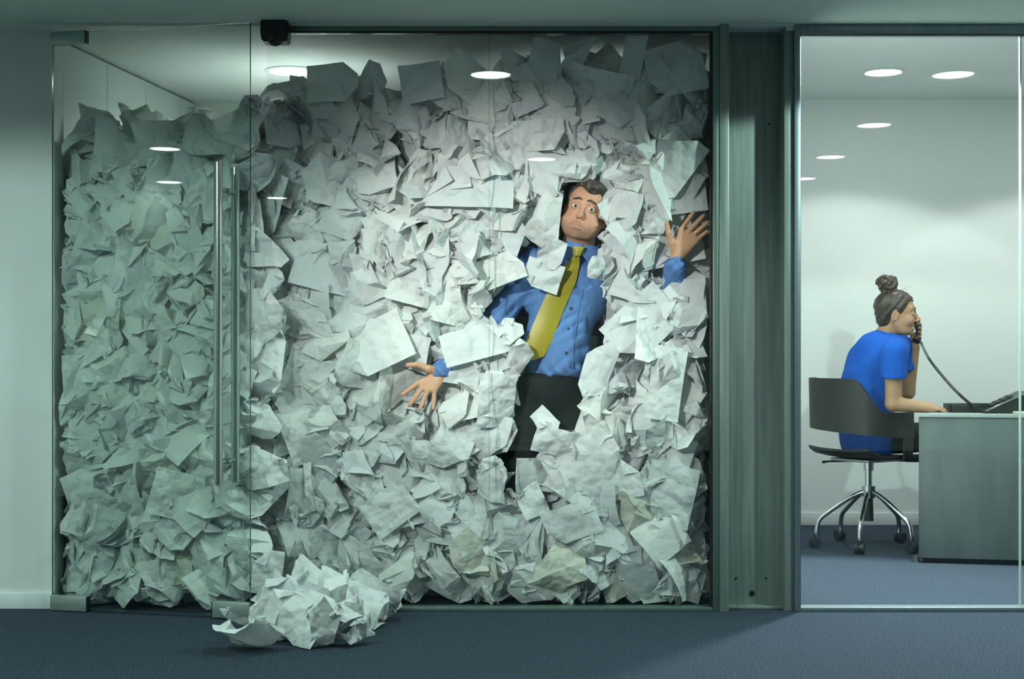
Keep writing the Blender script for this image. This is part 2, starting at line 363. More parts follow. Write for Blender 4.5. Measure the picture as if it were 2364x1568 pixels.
bm = B(); add_cyl(bm, lc, lc + Vector((0, -.012, 0)), .011, .010, 20); add_box(bm, lc + Vector((-.002, -.024, -.008)), lc + Vector((.002, -.011, .008)), .001); door_part('lock_cylinder', bm, M['chrome'], lp)
bm = B(); add_cyl(bm, lc + Vector((-.017, 0, .004)), lc + Vector((-.017, -.002, .004)), .004, seg=12); door_part('screw', bm, M['chrome'], lp)
HXo = DW - .098
for k, (off, z0, z1) in enumerate(((-.078, .525, 1.757), (.078, .527, 1.755))):
    bm = B(); add_cyl(bm, (HXo, off, z0), (HXo, off, z1), .0172, seg=32); bmesh.ops.bevel(bm, geom=[e for e in bm.edges if len(e.link_faces) == 2 and any(len(f.verts) > 8 for f in e.link_faces)], offset=.0015, segments=2, affect='EDGES')
    hb = door_part('handle_bar', bm, M['steel']); hb['label'] = ('outer brushed steel pull bar', 'inner brushed steel pull bar')[k]
for z in (.61, 1.655):
    bm = B(); add_cyl(bm, (HXo, -.07, z), (HXo, .07, z), .0095, seg=20); add_cyl(bm, (HXo, -.014, z), (HXo, .014, z), .014, seg=20)
    door_part('handle_post', bm, M['steel'])

# ------------------------------------------------------------------ lamps and sensor
def downlight(x, y, zc, watts, size, key, label, r=.093, group=None, aim=None):
    t = empty('ceiling_downlight', (x, y, zc)); tag(t, label, 'ceiling light', group)
    bm = B(); add_lathe(bm, [(r + .022, 0), (r + .024, -.004), (r + .006, -.007), (r, -.004), (r, 0)], (x, y, zc)); obj('trim_ring', bm, M['ring'], t)
    bm = B(); add_lathe(bm, [(r + .001, -.0015), (.0, -.0015)], (x, y, zc), seg=40); obj('diffuser', bm, M['lamp'], t)
    sp = spot('downlight_beam', (x, y, zc - (.012 if size > 160 else .02)), aim or (x, y, 0), watts, size, .06 if (x > 2 and y == -1) else .15 if key == 'o' or y < -2 else .4, LAMP_COL[key], .03 if size > 160 or (x > 2 and y == -1) else r*.8)
for i, (x, y, e, s) in enumerate(FRONT_LAMPS):
    row = lambda v: 'left' if v < -1 else 'middle' if v < 1 else 'right'
    n = sorted([q[1] for q in FRONT_LAMPS if row(q[0]) == row(x)], reverse=True).index(y)
    o = ('nearest to', 'second from', 'third from', 'fourth from', 'fifth from', 'farthest from')[n]; row = row(x)
    downlight(x, y, CEIL_F, e, s, 'f', 'round corridor downlight, %s row, %s the glazing, mirrored in glass or added unseen' % (row, o))
OL = ['round ringed downlight in office ceiling above the seated woman', 'office downlight hidden behind the head frame, near the column', 'added office downlight hidden behind the head frame, above the telephone', 'added unseen office downlight past the right end of the desk']
for (x, y, e, s), lb in zip(OFFICE_LAMPS, OL): downlight(x, y, CEIL_O, e, s, 'o', lb, aim=(x - .8, y - 2.6, 0) if e > 200 else None)
for (x, y, e, s), lb in zip(PAPER_LAMPS, ['round downlight above the paper heap, half hidden by a standing sheet', 'round downlight in the heap room hidden behind the tall sheets']):
    downlight(x, y, CEIL_P, e, s, 'p', lb)
# motion sensor over the door
c = P(636, 72, -.07)
ms = empty('motion_sensor', c); tag(ms, 'black door motion sensor with a round lens under the ceiling', 'sensor')
h, ww = .047, .056
prof = [(-ww*.86, -h), (-ww*.98, -h*.2), (-ww*.94, h*.8), (-ww*.80, h), (ww*.72, h), (ww*.98, h*.62), (ww*1.0, -h*.1), (ww*.92, -h)]
bm = B(); a = [bm.verts.new((c.x + x, c.y - .038, c.z + z)) for x, z in prof]; b = [bm.verts.new((c.x + x, c.y + .05, c.z + z)) for x, z in prof]
bm.faces.new(a[::-1]); bm.faces.new(b)
for i in range(len(a)): j = (i + 1) % len(a); bm.faces.new((a[i], a[j], b[j], b[i]))
bmesh.ops.recalc_face_normals(bm, faces=bm.faces); bmesh.ops.bevel(bm, geom=list(bm.edges), offset=.005, segments=2, affect='EDGES'); obj('housing', bm, M['black'], ms)
bm = B(); bmesh.ops.create_uvsphere(bm, u_segments=28, v_segments=16, radius=.036, matrix=Matrix.Translation((c.x, c.y - .012, c.z - .028)) @ Matrix.Diagonal((1, 1, .95, 1))); obj('lens', bm, M['black'], ms)
bm = B(); add_box(bm, (c.x - .022, c.y - .0395, c.z + .010), (c.x + .012, c.y - .036, c.z + .016), .001); obj('slot', bm, M['gasket'], ms)
# ------------------------------------------------------------------ signed-distance modelling for bodies and cloth
def rc(p, a, b, r1, r2):
    a, b = A(a), A(b); ba = b - a; t = np.clip(((p - a) @ ba)/max(ba @ ba, 1e-9), 0, 1)
    return np.linalg.norm(p - a - t[:, None]*ba, axis=1) - (r1 + (r2 - r1)*t)
def ell(p, c, r, R=None):
    q = p - A(c)
    if R is not None: q = q @ R
    q1 = q/A(r); k0 = np.linalg.norm(q1, axis=1); k1 = np.linalg.norm(q1/A(r), axis=1)
    return k0*(k0 - 1)/np.maximum(k1, 1e-6)
def smin(a, b, k):
    h = np.clip(.5 + .5*(b - a)/k, 0, 1); return b*(1 - h) + a*h - k*h*(1 - h)
def smax(a, b, k): return -smin(-a, -b, k)
def chain(p, pts, rs, k=.004):
    d = None
    for i in range(len(pts) - 1):
        e = rc(p, pts[i], pts[i+1], rs[i], rs[i+1]); d = e if d is None else smin(d, e, k)
    return d
def rotm(rx=0, ry=0, rz=0):
    return np.array((Matrix.Rotation(rz, 3, 'Z') @ Matrix.Rotation(ry, 3, 'Y') @ Matrix.Rotation(rx, 3, 'X')))
def wob(p, seed, freq, n=7):
    r = np.random.RandomState(seed); out = 0
    for i in range(n):
        k = r.normal(size=3); k /= np.linalg.norm(k); f = freq*r.uniform(.6, 1.7)
        out = out + np.sin((p @ k)*f + r.uniform(0, 6.3) + 1.3*np.sin((p @ np.roll(k, 1))*f*.6 + r.uniform(0, 6.3)))
    return out/n
def surface(f, lo, hi, h, blk=4):
    """surface nets over a two-level grid; returns vertices and quads"""
    lo, hi = A(lo), A(hi); nb = np.ceil((hi - lo)/(h*blk)).astype(int); n = nb*blk + 1
    g = [lo[i] + h*blk*(np.arange(nb[i]) + .5) for i in range(3)]
    bc = np.stack(np.meshgrid(*g, indexing='ij'), -1).reshape(-1, 3); dv = f(bc)
    act = np.abs(dv) < h*blk*1.9; V = np.repeat(np.repeat(np.repeat(np.where(dv < 0, -1., 1.).reshape(nb), blk, 0), blk, 1), blk, 2)
    V = np.pad(V, ((0, 1), (0, 1), (0, 1)), mode='edge')
    ids = np.argwhere(act.reshape(nb)); o = np.stack(np.meshgrid(*[np.arange(blk + 1)]*3, indexing='ij'), -1).reshape(-1, 3)
    gi = (ids[:, None, :]*blk + o[None]).reshape(-1, 3); key = (gi[:, 0]*n[1] + gi[:, 1])*n[2] + gi[:, 2]
    key = np.unique(key); gi = np.stack([key//(n[1]*n[2]), (key//n[2]) % n[1], key % n[2]], -1)
    V.reshape(-1)[key] = f(lo + gi*h)
    ins = V < 0; c = np.zeros(tuple(n - 1), int)
    for dx in (0, 1):
        for dy in (0, 1):
            for dz in (0, 1): c += ins[dx:n[0]-1+dx, dy:n[1]-1+dy, dz:n[2]-1+dz]
    cells = np.argwhere((c > 0) & (c < 8)); idx = -np.ones(tuple(n - 1), int); idx[tuple(cells.T)] = np.arange(len(cells))
    acc = np.zeros((len(cells), 3)); cnt = np.zeros(len(cells)); cor = [(x, y, z) for x in (0, 1) for y in (0, 1) for z in (0, 1)]
    for a in cor:
        for b in cor:
            if sum(b) - sum(a) == 1 and sum(abs(b[i] - a[i]) for i in range(3)) == 1:
                va = V[tuple((cells + a).T)]; vb = V[tuple((cells + b).T)]; m = (va < 0) != (vb < 0)
                t = np.where(m, va/np.where(va == vb, 1, va - vb), 0); q = A(a) + t[:, None]*(A(b) - A(a)); acc[m] += q[m]; cnt[m] += 1
    vs = lo + (cells + acc/np.maximum(cnt, 1)[:, None])*h; fs = []
    for ax in range(3):
        u, v = (ax + 1) % 3, (ax + 2) % 3; s0 = [slice(None)]*3; s1 = [slice(None)]*3; s0[ax] = slice(0, -1); s1[ax] = slice(1, None)
        x = ins[tuple(s0)] != ins[tuple(s1)]; e = np.argwhere(x); e = e[(e[:, u] > 0) & (e[:, v] > 0) & (e[:, u] < n[u]-1) & (e[:, v] < n[v]-1)]
        fl = ins[tuple(e.T)]; q = []
        for du, dv2 in ((1, 1), (0, 1), (0, 0), (1, 0)):
            w = e.copy(); w[:, u] -= du; w[:, v] -= dv2; q.append(idx[tuple(w.T)])
        q = np.stack(q, -1); q[~fl] = q[~fl][:, ::-1]; fs.append(q[(q >= 0).all(1)])
    return vs, np.concatenate(fs)
def np_mesh(name, vs, fs, mats, col=None, smooth=True, sharp=None):
    vs = np.asarray(vs, dtype=np.float32); fs = np.asarray(fs, dtype=np.int32); k = fs.shape[1]
    me = bpy.data.meshes.new(name); me.vertices.add(len(vs)); me.vertices.foreach_set('co', vs.ravel())
    me.loops.add(fs.size); me.loops.foreach_set('vertex_index', fs.ravel()); me.polygons.add(len(fs))
    me.polygons.foreach_set('loop_start', np.arange(0, fs.size, k, dtype=np.int32))
    if col is not None:
        a = me.attributes.new('Col', 'FLOAT_COLOR', 'POINT'); c4 = np.ones((len(vs), 4), np.float32); c4[:, :3] = col; a.data.foreach_set('color', c4.ravel())
    for m in (mats if isinstance(mats, (list, tuple)) else [mats]): me.materials.append(m)
    me.update(calc_edges=True); me.validate()
    if smooth: me.shade_smooth()
    if sharp is not None: me.set_sharp_from_angle(angle=math.radians(sharp))
    return me
def np_obj(name, vs, fs, mats, par=None, col=None, sharp=None):
    o = bpy.data.objects.new(name, np_mesh(name, vs, fs, mats, col, True, sharp)); C.objects.link(o)
    if par is not None: parent(o, par)
    return o
def merge(parts):
    vs, fs, cs, n = [], [], [], 0
    for v, f, c in parts:
        vs.append(v); fs.append(f + n); cs.append(np.broadcast_to(np.asarray(c, float), (len(v), 3))); n += len(v)
    return np.concatenate(vs), np.concatenate(fs), np.concatenate(cs)
def lerp(a, b, t): return A(a)*(1 - t) + A(b)*t

# a head, face looking along local -Y, Z up, X to its own left; origin midway between the eyes' height and ears
def head_sdf(p, g):
    puff, jaw, smile = g['puff'], g['jaw'], g['smile']
    s = np.abs(p[:, 0]); q = np.stack([s, p[:, 1], p[:, 2]], -1)                 # mirrored
    d = ell(p, (0, .018, .036), (.077, .100, .084))
    d = smin(d, ell(p, (0, -.022, -.030), (.064, .068, .088)), .03)
    d = smin(d, rc(q, (.0, -.066, -.098), (.030*jaw, -.048, -.092), .020, .019), .025)
    d = smin(d, rc(q, (.046*jaw, -.02, -.088), (.060*jaw, .012, -.045), .016, .018), .03)
    if puff: d = smin(d, ell(q, (.043, -.050, -.062), (.033, .034, .034)), .022); d = smin(d, ell(p, (0, -.078, -.075), (.036, .020, .022)), .018)
    else: d = smin(d, ell(q, (.043, -.058, -.040), (.024, .022, .022)), .025)      # raised cheeks of a smile
    d = smin(d, rc(q, (0, -.084, .024), (.040, -.068, .026), .011, .011), .016)      # brow ridge
    d = smax(d, -ell(q, (.032, -.098, .001), (.0185, .019, .0135)), .012)          # eye sockets
    eb = np.linalg.norm(q - A((.0318, -.0755, .000)), axis=1) - .0146              # lids over the eyeballs
    op = ell(q, (.0318, -.090, .0002), (.0136, .012, g['open']))
    d = smin(d, smax(eb, -op, .002), .004)
    d = smin(d, rc(p, (0, -.084, .010), (0, -.108, -.030), .0075, .0105), .012)    # nose
    d = smin(d, ell(p, (0, -.110, -.036), (.012, .011, .0105)), .008)
    d = smin(d, ell(q, (.0125, -.099, -.040), (.0085, .010, .008)), .006)
    d = smax(d, -ell(q, (.0065, -.106, -.0475), (.0042, .006, .0035)), .003)        # nostrils
    mz = -.072 if puff else -.074
    if smile:
        pts = [(0, -.092, mz - .003), (.014, -.090, mz - .001), (.028, -.078, mz + .007)]
        d = smin(d, chain(q, [(0, -.089, mz + .005), (.014, -.087, mz + .005), (.028, -.075, mz + .009)], [.0055, .005, .003]), .006)
        d = smin(d, chain(q, [(0, -.087, mz - .012), (.014, -.085, mz - .010), (.027, -.074, mz + .003)], [.0065, .006, .003]), .006)
        d = smax(d, -chain(q, pts, [.0062, .0056, .002]), .003)
        d = smin(d, ell(q, (0, -.078, mz - .002), (.024, .010, .0045)), .0015)         # teeth
    else:
        off = g['mouth_x']; m0 = p - A((off, 0, 0)); ms = np.stack([np.abs(m0[:, 0]), m0[:, 1], m0[:, 2]], -1)
        d = smin(d, chain(ms, [(0, -.099, mz + .005), (.013, -.097, mz + .0035), (.024, -.089, mz - .002)], [.0055, .005, .003]), .007)
        d = smin(d, chain(ms, [(0, -.098, mz - .009), (.012, -.096, mz - .009), (.022, -.089, mz - .005)], [.0065, .0055, .003]), .007)
        d = smax(d, -chain(ms, [(0, -.108, mz - .0015), (.013, -.105, mz - .002), (.026, -.094, mz - .0065)], [.0035, .003, .002]), .004)
        d = smax(d, -rc(q, (.019, -.103, -.042), (.036, -.092, -.068), .003, .002), .008)   # nasolabial creases
    e = ell(q, (.078, .014, -.014), (.009, .020, .033), rotm(.25, 0, -.3)); e = smax(e, -ell(q, (.086, .010, -.012), (.006, .012, .022)), .006)
    d = smin(d, e, .006)
    n0, n1, r0, r1 = g['neck']; d = smin(d, rc(p, n0, n1, r0, r1), .022)
    return d
def head_colour(v, g, base):
    s = np.abs(v[:, 0]); c = np.tile(A(base), (len(v), 1))
    def blend(w, col): c[:] = c*(1 - w[:, None]) + A(col)*w[:, None]
    def g3(cx, cy, cz, r, x=None): return np.exp(-(((s if x is None else v[:, 0] - x) - cx)**2 + (v[:, 1] - cy)**2 + (v[:, 2] - cz)**2)/r**2)
    blend(.45*g3(.042, -.07, -.05, .030), g['flush']); blend(.45*g3(0, -.11, -.035, .018), g['flush']); blend(.5*g3(.078, .014, -.014, .03), g['flush'])
    if g['stubble']:
        w = np.clip((-.050 - v[:, 2])/.02, 0, 1)*np.clip((.02 - v[:, 1])/.04, 0, 1)*np.clip(1 - (v[:, 2] < -.135)*1., 0, 1); blend(.42*w, (.20, .125, .08))
    mz = -.074; blend(.75*np.exp(-(((s)/.026)**4 + ((v[:, 2] - mz)/.010)**2))*(v[:, 1] < -.075), g['lip'])
    if g['smile']: blend(np.clip(1.6*np.exp(-((s/.024)**4 + ((v[:, 2] - mz + .002)/.0042)**2)), 0, 1)*((v[:, 1] < -.066) & (v[:, 1] > -.0895)), (.75, .72, .66))
    blend(.5*g3(.032, -.088, .000, .017), g['lid'])
    return c
def make_head(g, base, h):
    f = lambda p: head_sdf(p, g); n1 = g['neck'][1]
    vs, fs = surface(f, (-.105, -.135, min(-.14, n1[2] - .02)), (.105, max(.135, n1[1] + .09), .135), h)
    return vs, fs, head_colour(vs, g, base)
def hair_mesh(g, cut, h, seed, amp, extra=None, stretch=(70, 70, 14)):
    def f(p):
        d = ell(p, (0, .018, .036), (.083, .107, .091))
        if extra is not None: d = extra(p, d)
        w = np.sin(p[:, 0]*stretch[0]*2 + 2*np.sin(p[:, 1]*stretch[1] + p[:, 2]*stretch[2]))*np.sin(p[:, 1]*stretch[1]*1.7 + p[:, 2]*stretch[2] + seed)
        d = d - amp*w - amp*.7*wob(p, seed, 160)
        return smax(d, cut(p), .006)
    return surface(f, (-.13, -.14, -.14), (.13, .20, .23), h)
def xf(v, R, c): return v @ R.T + A(c)
def hand_sdf(p, wrist, fingers, thumb, back, rf=.0098, palm=.0135):
    """fingers: list of (base, tip, bend); thumb: (base, mid, tip); back: unit vector out of the back of the hand"""
    bk = A(back); W = A(wrist); d = None; bases = [A(f[0]) for f in fingers]
    for i, b in enumerate(bases):
        e = chain(p, [lerp(W, lerp(bases[0], bases[-1], i/3.), .12) , lerp(W, b, .55), b], [palm*1.15, palm*1.1, rf*1.12], .006)
        d = e if d is None else smin(d, e, .012)
    for a, b in zip(bases, bases[1:]): d = smin(d, rc(p, lerp(W, (a + b)/2, .35), (a + b)/2*.93 + W*.07, palm, rf*1.05), .010)
    tb, tm, tt = [A(t) for t in thumb]
    d = smin(d, chain(p, [lerp(W, tb, .25), tb], [palm*1.15, palm*1.22]), .016)
    for i, (b, t, bend) in enumerate(fingers):
        b, t = A(b), A(t); k = [1.0, 1.03, .98, .86][i]; j1 = lerp(b, t, .46) + bk*bend; j2 = lerp(b, t, .76) + bk*bend*.75
        d2 = chain(p, [b, j1, j2, t], [rf*1.06*k, rf*1.0*k, rf*.92*k, rf*.80*k], .003)
        d = smin(d, d2, .0045)
    d = smin(d, chain(p, [tb, tm, tt], [palm*1.05, rf*1.12, rf*.92], .006), .007)
    return d
# ------------------------------------------------------------------ the man in the heap
SKM = (.64, .35, .225)
GM = dict(puff=True, jaw=1.0, smile=False, open=.0054, mouth_x=-.004, neck=((0, .022, -.075), (.01, .062, -.205), .060, .066),
          flush=(.56, .20, .14), stubble=True, lip=(.44, .20, .14), lid=(.42, .22, .15))
RM = rotm(math.radians(-3), math.radians(15), math.radians(-9))*1.06
eye_w = A(P(1346, 479, .075)); HM = eye_w - RM @ A((0, -.088, 0))
hv, hf, hc = make_head(GM, SKM, .0021); hv = xf(hv, RM, HM)
# raised hand (image right) and lowered hand (image left), palms to the glass
def PH(px, py, Y): return A(P(px, py, Y))
up_w = PH(1561, 601, .085)
up_f = [(PH(1572, 531, .060), PH(1601, 491, .042), .004), (PH(1589, 535, .060), PH(1624, 498, .042), .004), (PH(1602, 542, .061), PH(1634, 513, .044), .004), (PH(1610, 553, .063), PH(1632, 534, .050), .005)]
up_t = (PH(1551, 561, .060), PH(1544, 538, .046), PH(1539, 516, .040))
lo_w = PH(1026, 861, .085)
lo_f = [(PH(965, 885, .060), PH(929, 911, .044), .005), (PH(973, 898, .060), PH(945, 936, .042), .004), (PH(987, 903, .060), PH(969, 945, .042), .004), (PH(1003, 901, .062), PH(1000, 943, .044), .004)]
lo_t = (PH(990, 852, .056), PH(964, 842, .044), PH(941, 843, .042))
el_up, el_lo = PH(1552, 716, .27), PH(1133, 758, .21)
def f_up(p): return smin(hand_sdf(p, up_w, up_f, up_t, (0, 1, 0)), chain(p, [lerp(el_up, up_w, .2), lerp(el_up, up_w, .75), up_w, lerp(up_w, A(up_f[1][0]), .3)], [.036, .030, .026, .020]), .012)
def f_lo(p): return smin(hand_sdf(p, lo_w, lo_f, lo_t, (0, 1, 0)), chain(p, [lerp(el_lo, lo_w, .2), lerp(el_lo, lo_w, .75), lo_w, lerp(lo_w, A(lo_f[2][0]), .3)], [.036, .030, .026, .020]), .012)
def bounds(pts, m): a = np.array([A(q) for q in pts]); return a.min(0) - m, a.max(0) + m
uv, uf = surface(f_up, *bounds([el_up, up_w, up_t[2]] + [f[1] for f in up_f], .045), .0022)
lv, lf = surface(f_lo, *bounds([el_lo, lo_w, lo_t[2]] + [f[1] for f in lo_f], .045), .0022)
def hand_col(v, fingers, thumb):
    c = np.tile(A((.62, .345, .205)), (len(v), 1)); tips = [A(f[1]) for f in fingers] + [A(thumb[2])]
    for t in tips: w = .45*np.exp(-((v - t)**2).sum(1)/.016**2); c = c*(1 - w[:, None]) + A((.60, .26, .17))*w[:, None]
    b = A(thumb[0]); w = .3*np.exp(-((v - b)**2).sum(1)/.025**2); c = c*(1 - w[:, None]) + A((.60, .30, .18))*w[:, None]
    cen = sum(A(f[0]) for f in fingers)/4
    return c
# clothes
TORSO = dict(ch=A(P(1308, 672, .235)), be=A(P(1288, 792, .24)), pv=A(P(1270, 905, .25)))
LEAN = rotm(0, math.radians(11), 0)
sh_l, sh_r = A(P(1234, 612, .25)), A(P(1404, 636, .26))
wr_up, wr_lo = A(P(1560, 612, .088)), A(P(1019, 858, .088))
def f_torso(p, o=0):
    d = ell(p, TORSO['ch'], (.178 + o, .118 + o, .175 + o), LEAN)
    d = smin(d, ell(p, TORSO['be'], (.142 + o, .128 + o, .175 + o), LEAN), .05)
    d = smin(d, rc(p, sh_l, sh_r, .064 + o, .064 + o), .05)
    d = smin(d, rc(p, A(P(1326, 620, .24)), A(P(1343, 572, .215)), .072 + o, .060 + o), .04)
    return d
def f_arms(p, o=0):
    d = chain(p, [sh_l, el_lo, wr_lo], [.070 + o, .054 + o, .037 + o], .02)
    return np.minimum(d, chain(p, [sh_r, el_up, wr_up], [.070 + o, .056 + o, .042 + o], .02))
Z_BELT = P(1285, 866, .12).z
def f_shirt(p):
    d = smin(f_torso(p), f_arms(p), .035)
    d = d + .0035*wob(p, 3, 34) + .002*wob(p, 9, 80)
    q = p + .012*np.stack([wob(p, 31, 22), wob(p, 32, 22), wob(p, 33, 22)], -1)
    for k, (dr, fq) in enumerate((((.75, .2, .62), 62), ((-.55, .3, .8), 74), ((.95, .1, .25), 52))):
        d = d + .0065*np.clip(wob(p, 40 + k, 13)*2.2, 0, 1)*(1 - 2*np.abs(np.sin((q @ A(dr))*fq)))
    for e in (el_lo, el_up, lerp(sh_l, el_lo, .25), lerp(sh_r, el_up, .25)):
        w = np.exp(-((p - e)**2).sum(1)/.09**2); d = d + w*.007*np.sin((p @ A((.5, .3, -.8)))*150 + 2*np.sin(p[:, 0]*30))
    w = np.exp(-((p[:, 2] - Z_BELT)/.05)**2); d = d - w*.010 + w*.004*np.sin(p[:, 0]*120 + 3*np.sin(p[:, 2]*40))
    d = smax(d, (Z_BELT - .012 + .006*np.sin(p[:, 0]*40)) - p[:, 2], .012)                                   # tucked in
    return smax(d, rc(p, A(P(1348, 562, .2)), A(P(1366, 490, .2)), .058, .07)*-1, .006)   # neck opening
sv, sf = surface(f_shirt, *bounds([sh_l, sh_r, el_lo, el_up, wr_lo, wr_up, TORSO['pv'], A(P(1346, 560, .2))], .12), .0052)
Z_TOP = P(1285, 861, .12).z
kn_l, kn_r = A(P(1206, 1128, .20)), A(P(1332, 1128, .20)); an_l, an_r = A(P(1214, 1372, .27)), A(P(1318, 1374, .29))
def f_trous(p, o=0):
    d = ell(p, TORSO['pv'], (.142 + o, .128 + o, .125 + o)); d = smin(d, ell(p, TORSO['be'], (.139 + o, .124 + o, .15 + o), LEAN), .03)
    for a, k, n in ((A(P(1232, 935, .25)), kn_l, an_l), (A(P(1312, 935, .25)), kn_r, an_r)):
        d = smin(d, chain(p, [a, k, n], [.090 + o, .070 + o, .052 + o], .02), .02)
    d = d + .004*wob(p, 5, 30)
    return smax(d, p[:, 2] - Z_TOP, .004)
tv, tf = surface(f_trous, *bounds([TORSO['pv'], kn_l, kn_r, an_l, an_r, A(P(1285, 840, .2))], .15), .008)
f_body = lambda p: np.minimum(smin(f_torso(p, -.016), f_arms(p, -.018), .03), f_trous(p, -.016))
bv, bf = surface(f_body, *bounds([sh_l, sh_r, el_lo, el_up, wr_lo, wr_up, an_l, an_r, A(P(1346, 560, .2))], .12), .012)
v, f, c = merge([(hv, hf, hc), (uv, uf, hand_col(uv, up_f, up_t)), (lv, lf, hand_col(lv, lo_f, lo_t)), (bv, bf, SKM)])
man = np_obj('person', v, f, M['skin'], None, c)
tag(man, 'man in blue shirt and yellow tie half buried in paper, cheeks puffed', 'person')
shirt = np_obj('shirt', sv, sf, M['shirt'], man); np_obj('trousers', tv, tf, M['trousers'], man)
for a in (an_l, an_r):   # shoes under the heap
    g = lambda p: smax(smin(ell(p, a + A((0, -.07, -.012)), (.046, .13, .04)), rc(p, a + A((0, .02, .02)), a + A((0, .02, -.01)), .045, .045), .02), -(p[:, 2] - .003), .004)
    gv, gf = surface(g, a + A((-.08, -.23, -.08)), a + A((.08, .12, .08)), .008); np_obj('shoe', gv, gf, M['black'], man)
def cut_m(p):
    zc = .070 - .012*np.sin(p[:, 0]*55 + .6) - .10*np.clip((p[:, 1] + .052)/.05, 0, 1) - .055*np.clip((p[:, 1] - .02)/.05, 0, 1)
    return zc - p[:, 2]
mv, mf = hair_mesh(GM, cut_m, .0032, 4, .0035, lambda p, d: smin(d, ell(p, (.01, -.055, .092), (.055, .036, .026)), .02)); np_obj('hair', xf(mv, RM, HM), mf, M['hair_man'], man)
def eyes(par, R, H, gaze, irr=.0062, lidoff=0):
    for sx in (-1, 1):
        c = A((.0318*sx, -.0755, 0)); bm = B(); bmesh.ops.create_uvsphere(bm, u_segments=24, v_segments=16, radius=.0133)
        e = obj('eyeball', bm, M['eye']); vs = np.array([q.co for q in e.data.vertices]); vs = xf(vs + c, R, H)
        e.data.vertices.foreach_set('co', vs.astype(np.float32).ravel()); e.data.update(); parent(e, par)
        cw = xf(c[None], R, H)[0]; g = A(gaze)/np.linalg.norm(gaze)
        for nm, r, dd, m in (('iris', irr, .0122, 'iris'), ('pupil', irr*.48, .0131, 'pupil')):
            bm = B(); add_lathe(bm, [(r, -.001), (r*.98, .0006), (r*.6, .0012), (0, .0015)], cw + g*dd*np.linalg.norm(R[:, 0]), g, 20); obj(nm, bm, M[m], e)
eyes(man, RM, HM, (.02, -1, -.05))
for sx in (-1, 1):
    pts = [(.010, -.0925, .0225), (.020, -.0925, .0275), (.032, -.0885, .0290), (.043, -.0795, .0255), (.050, -.069, .019)]
    pts = smooth_path([xf(A((x*sx, y, z + (.004 if x < .025 else 0)))[None], RM, HM)[0] for x, y, z in pts], 5); n = len(pts)
    bm = B(); add_tube(bm, pts, [.0046*math.sin(PI*(.18 + .74*i/(n - 1)))**.7 for i in range(n)], 8); obj('eyebrow', bm, M['brow'], man)
# things on the shirt
def hit(fn, px, py, y0=.0, y1=.45, st=.003):
    ys = np.arange(y0, y1, st); q = np.array([A(P(px, py, y)) for y in ys]); d = fn(q); k = np.argmax(d < 0)
    return ys[k] if (d < 0).any() else .2
TL = [(1324, 591), (1309, 606), (1292, 627), (1278, 652), (1258, 686), (1239, 730), (1218, 778), (1209, 800)]
TR = [(1338, 591), (1338, 606), (1335, 627), (1329, 652), (1319, 676), (1299, 722), (1278, 777), (1256, 823)]
rows, nr, nc = [], 26, 7
def poly_at(pl, t):
    q = smooth_path([Vector((x, y, 0)) for x, y in pl], 6); x = t*(len(q) - 1); k = min(int(x), len(q) - 2); r = q[k].lerp(q[k+1], x - k); return r.x, r.y
ys_ = []
for i in range(nr):
    t = i/(nr - 1); l, r = poly_at(TL, t), poly_at(TR, t); y = min(min(hit(f_shirt, l[0]*(1-k) + r[0]*k, l[1]*(1-k) + r[1]*k) for k in (.1, .5, .9)), .15) - .008
    b_ = max(0, 1 - t*4.5); ys_.append(.090*b_ + y*(1 - b_))
ys_ = [sum(ys_[max(0, i-2):i+3])/len(ys_[max(0, i-2):i+3]) for i in range(nr)]
for i in range(nr):
    t = i/(nr - 1); l, r = poly_at(TL, t), poly_at(TR, t); row = []
    for j in range(nc):
        u = j/(nc - 1); px, py = l[0]*(1-u) + r[0]*u, l[1]*(1-u) + r[1]*u
        if i == nr - 1: k = 1 - abs(u - .42)/.58 if u > .42 else u/.42; px, py = px - 3*k, py + 24*max(k, 0)
        row.append(P(px, py, ys_[i] - .007*math.sin(PI*u)))
    rows.append(row)
vs, fs = solid_strip(rows, (0, 1, 0), .006)
tie = obj('tie', (vs, fs), M['tie'], man, 50)
uvl = tie.data.uv_layers.new(name='UVMap'); tdir = Vector((-.36, 0, -.93)).normalized(); tx = Vector((.93, 0, -.36)).normalized()
for lp_ in tie.data.loops:
    co = tie.data.vertices[lp_.vertex_index].co; uvl.data[lp_.index].uv = (co.dot(tx)/.0046, co.dot(tdir)/.0046)
yk = .086
kn = [P(1321, 569, yk), P(1350, 570, yk), P(1340, 591, yk), P(1324, 591, yk)]; rows = []
for i in range(6):
    t = i/5; a, b = kn[0].lerp(kn[3], t), kn[1].lerp(kn[2], t); rows.append([a.lerp(b, j/6) + Vector((0, -.012*math.sin(PI*j/6)*math.sin(PI*(.25 + .5*t)), 0)) for j in range(7)])
k_ = obj('knot', solid_strip(rows, (0, 1, 0), .016), M['tie'], tie, 50)
uvl = k_.data.uv_layers.new(name='UVMap')
for lp_ in k_.data.loops:
    co = k_.data.vertices[lp_.vertex_index].co; uvl.data[lp_.index].uv = (co.x/.0046, co.z/.0046)
for px, py in ((1327, 661), (1318, 712), (1312, 760), (1307, 815)):
    y = hit(f_shirt, px, py); p = P(px, py, y); bm = B(); add_lathe(bm, [(.0, -.0058), (.0048, -.0056), (.0064, -.004), (.0064, .002), (0, .002)], p, (0, 1, 0), 16); obj('button', bm, M['button'], shirt)
# placket edge
rows = []
for px, py in ((1336, 668), (1329, 700), (1322, 735), (1317, 770), (1314, 800), (1312, 850)):
    y = hit(f_shirt, px, py); rows.append([P(px + 9, py, y + .001), P(px + 10.5, py, y - .0025), P(px + 12, py, y + .001)])
obj('placket', solid_strip(rows, (0, 1, 0), .003), M['shirt'], shirt)
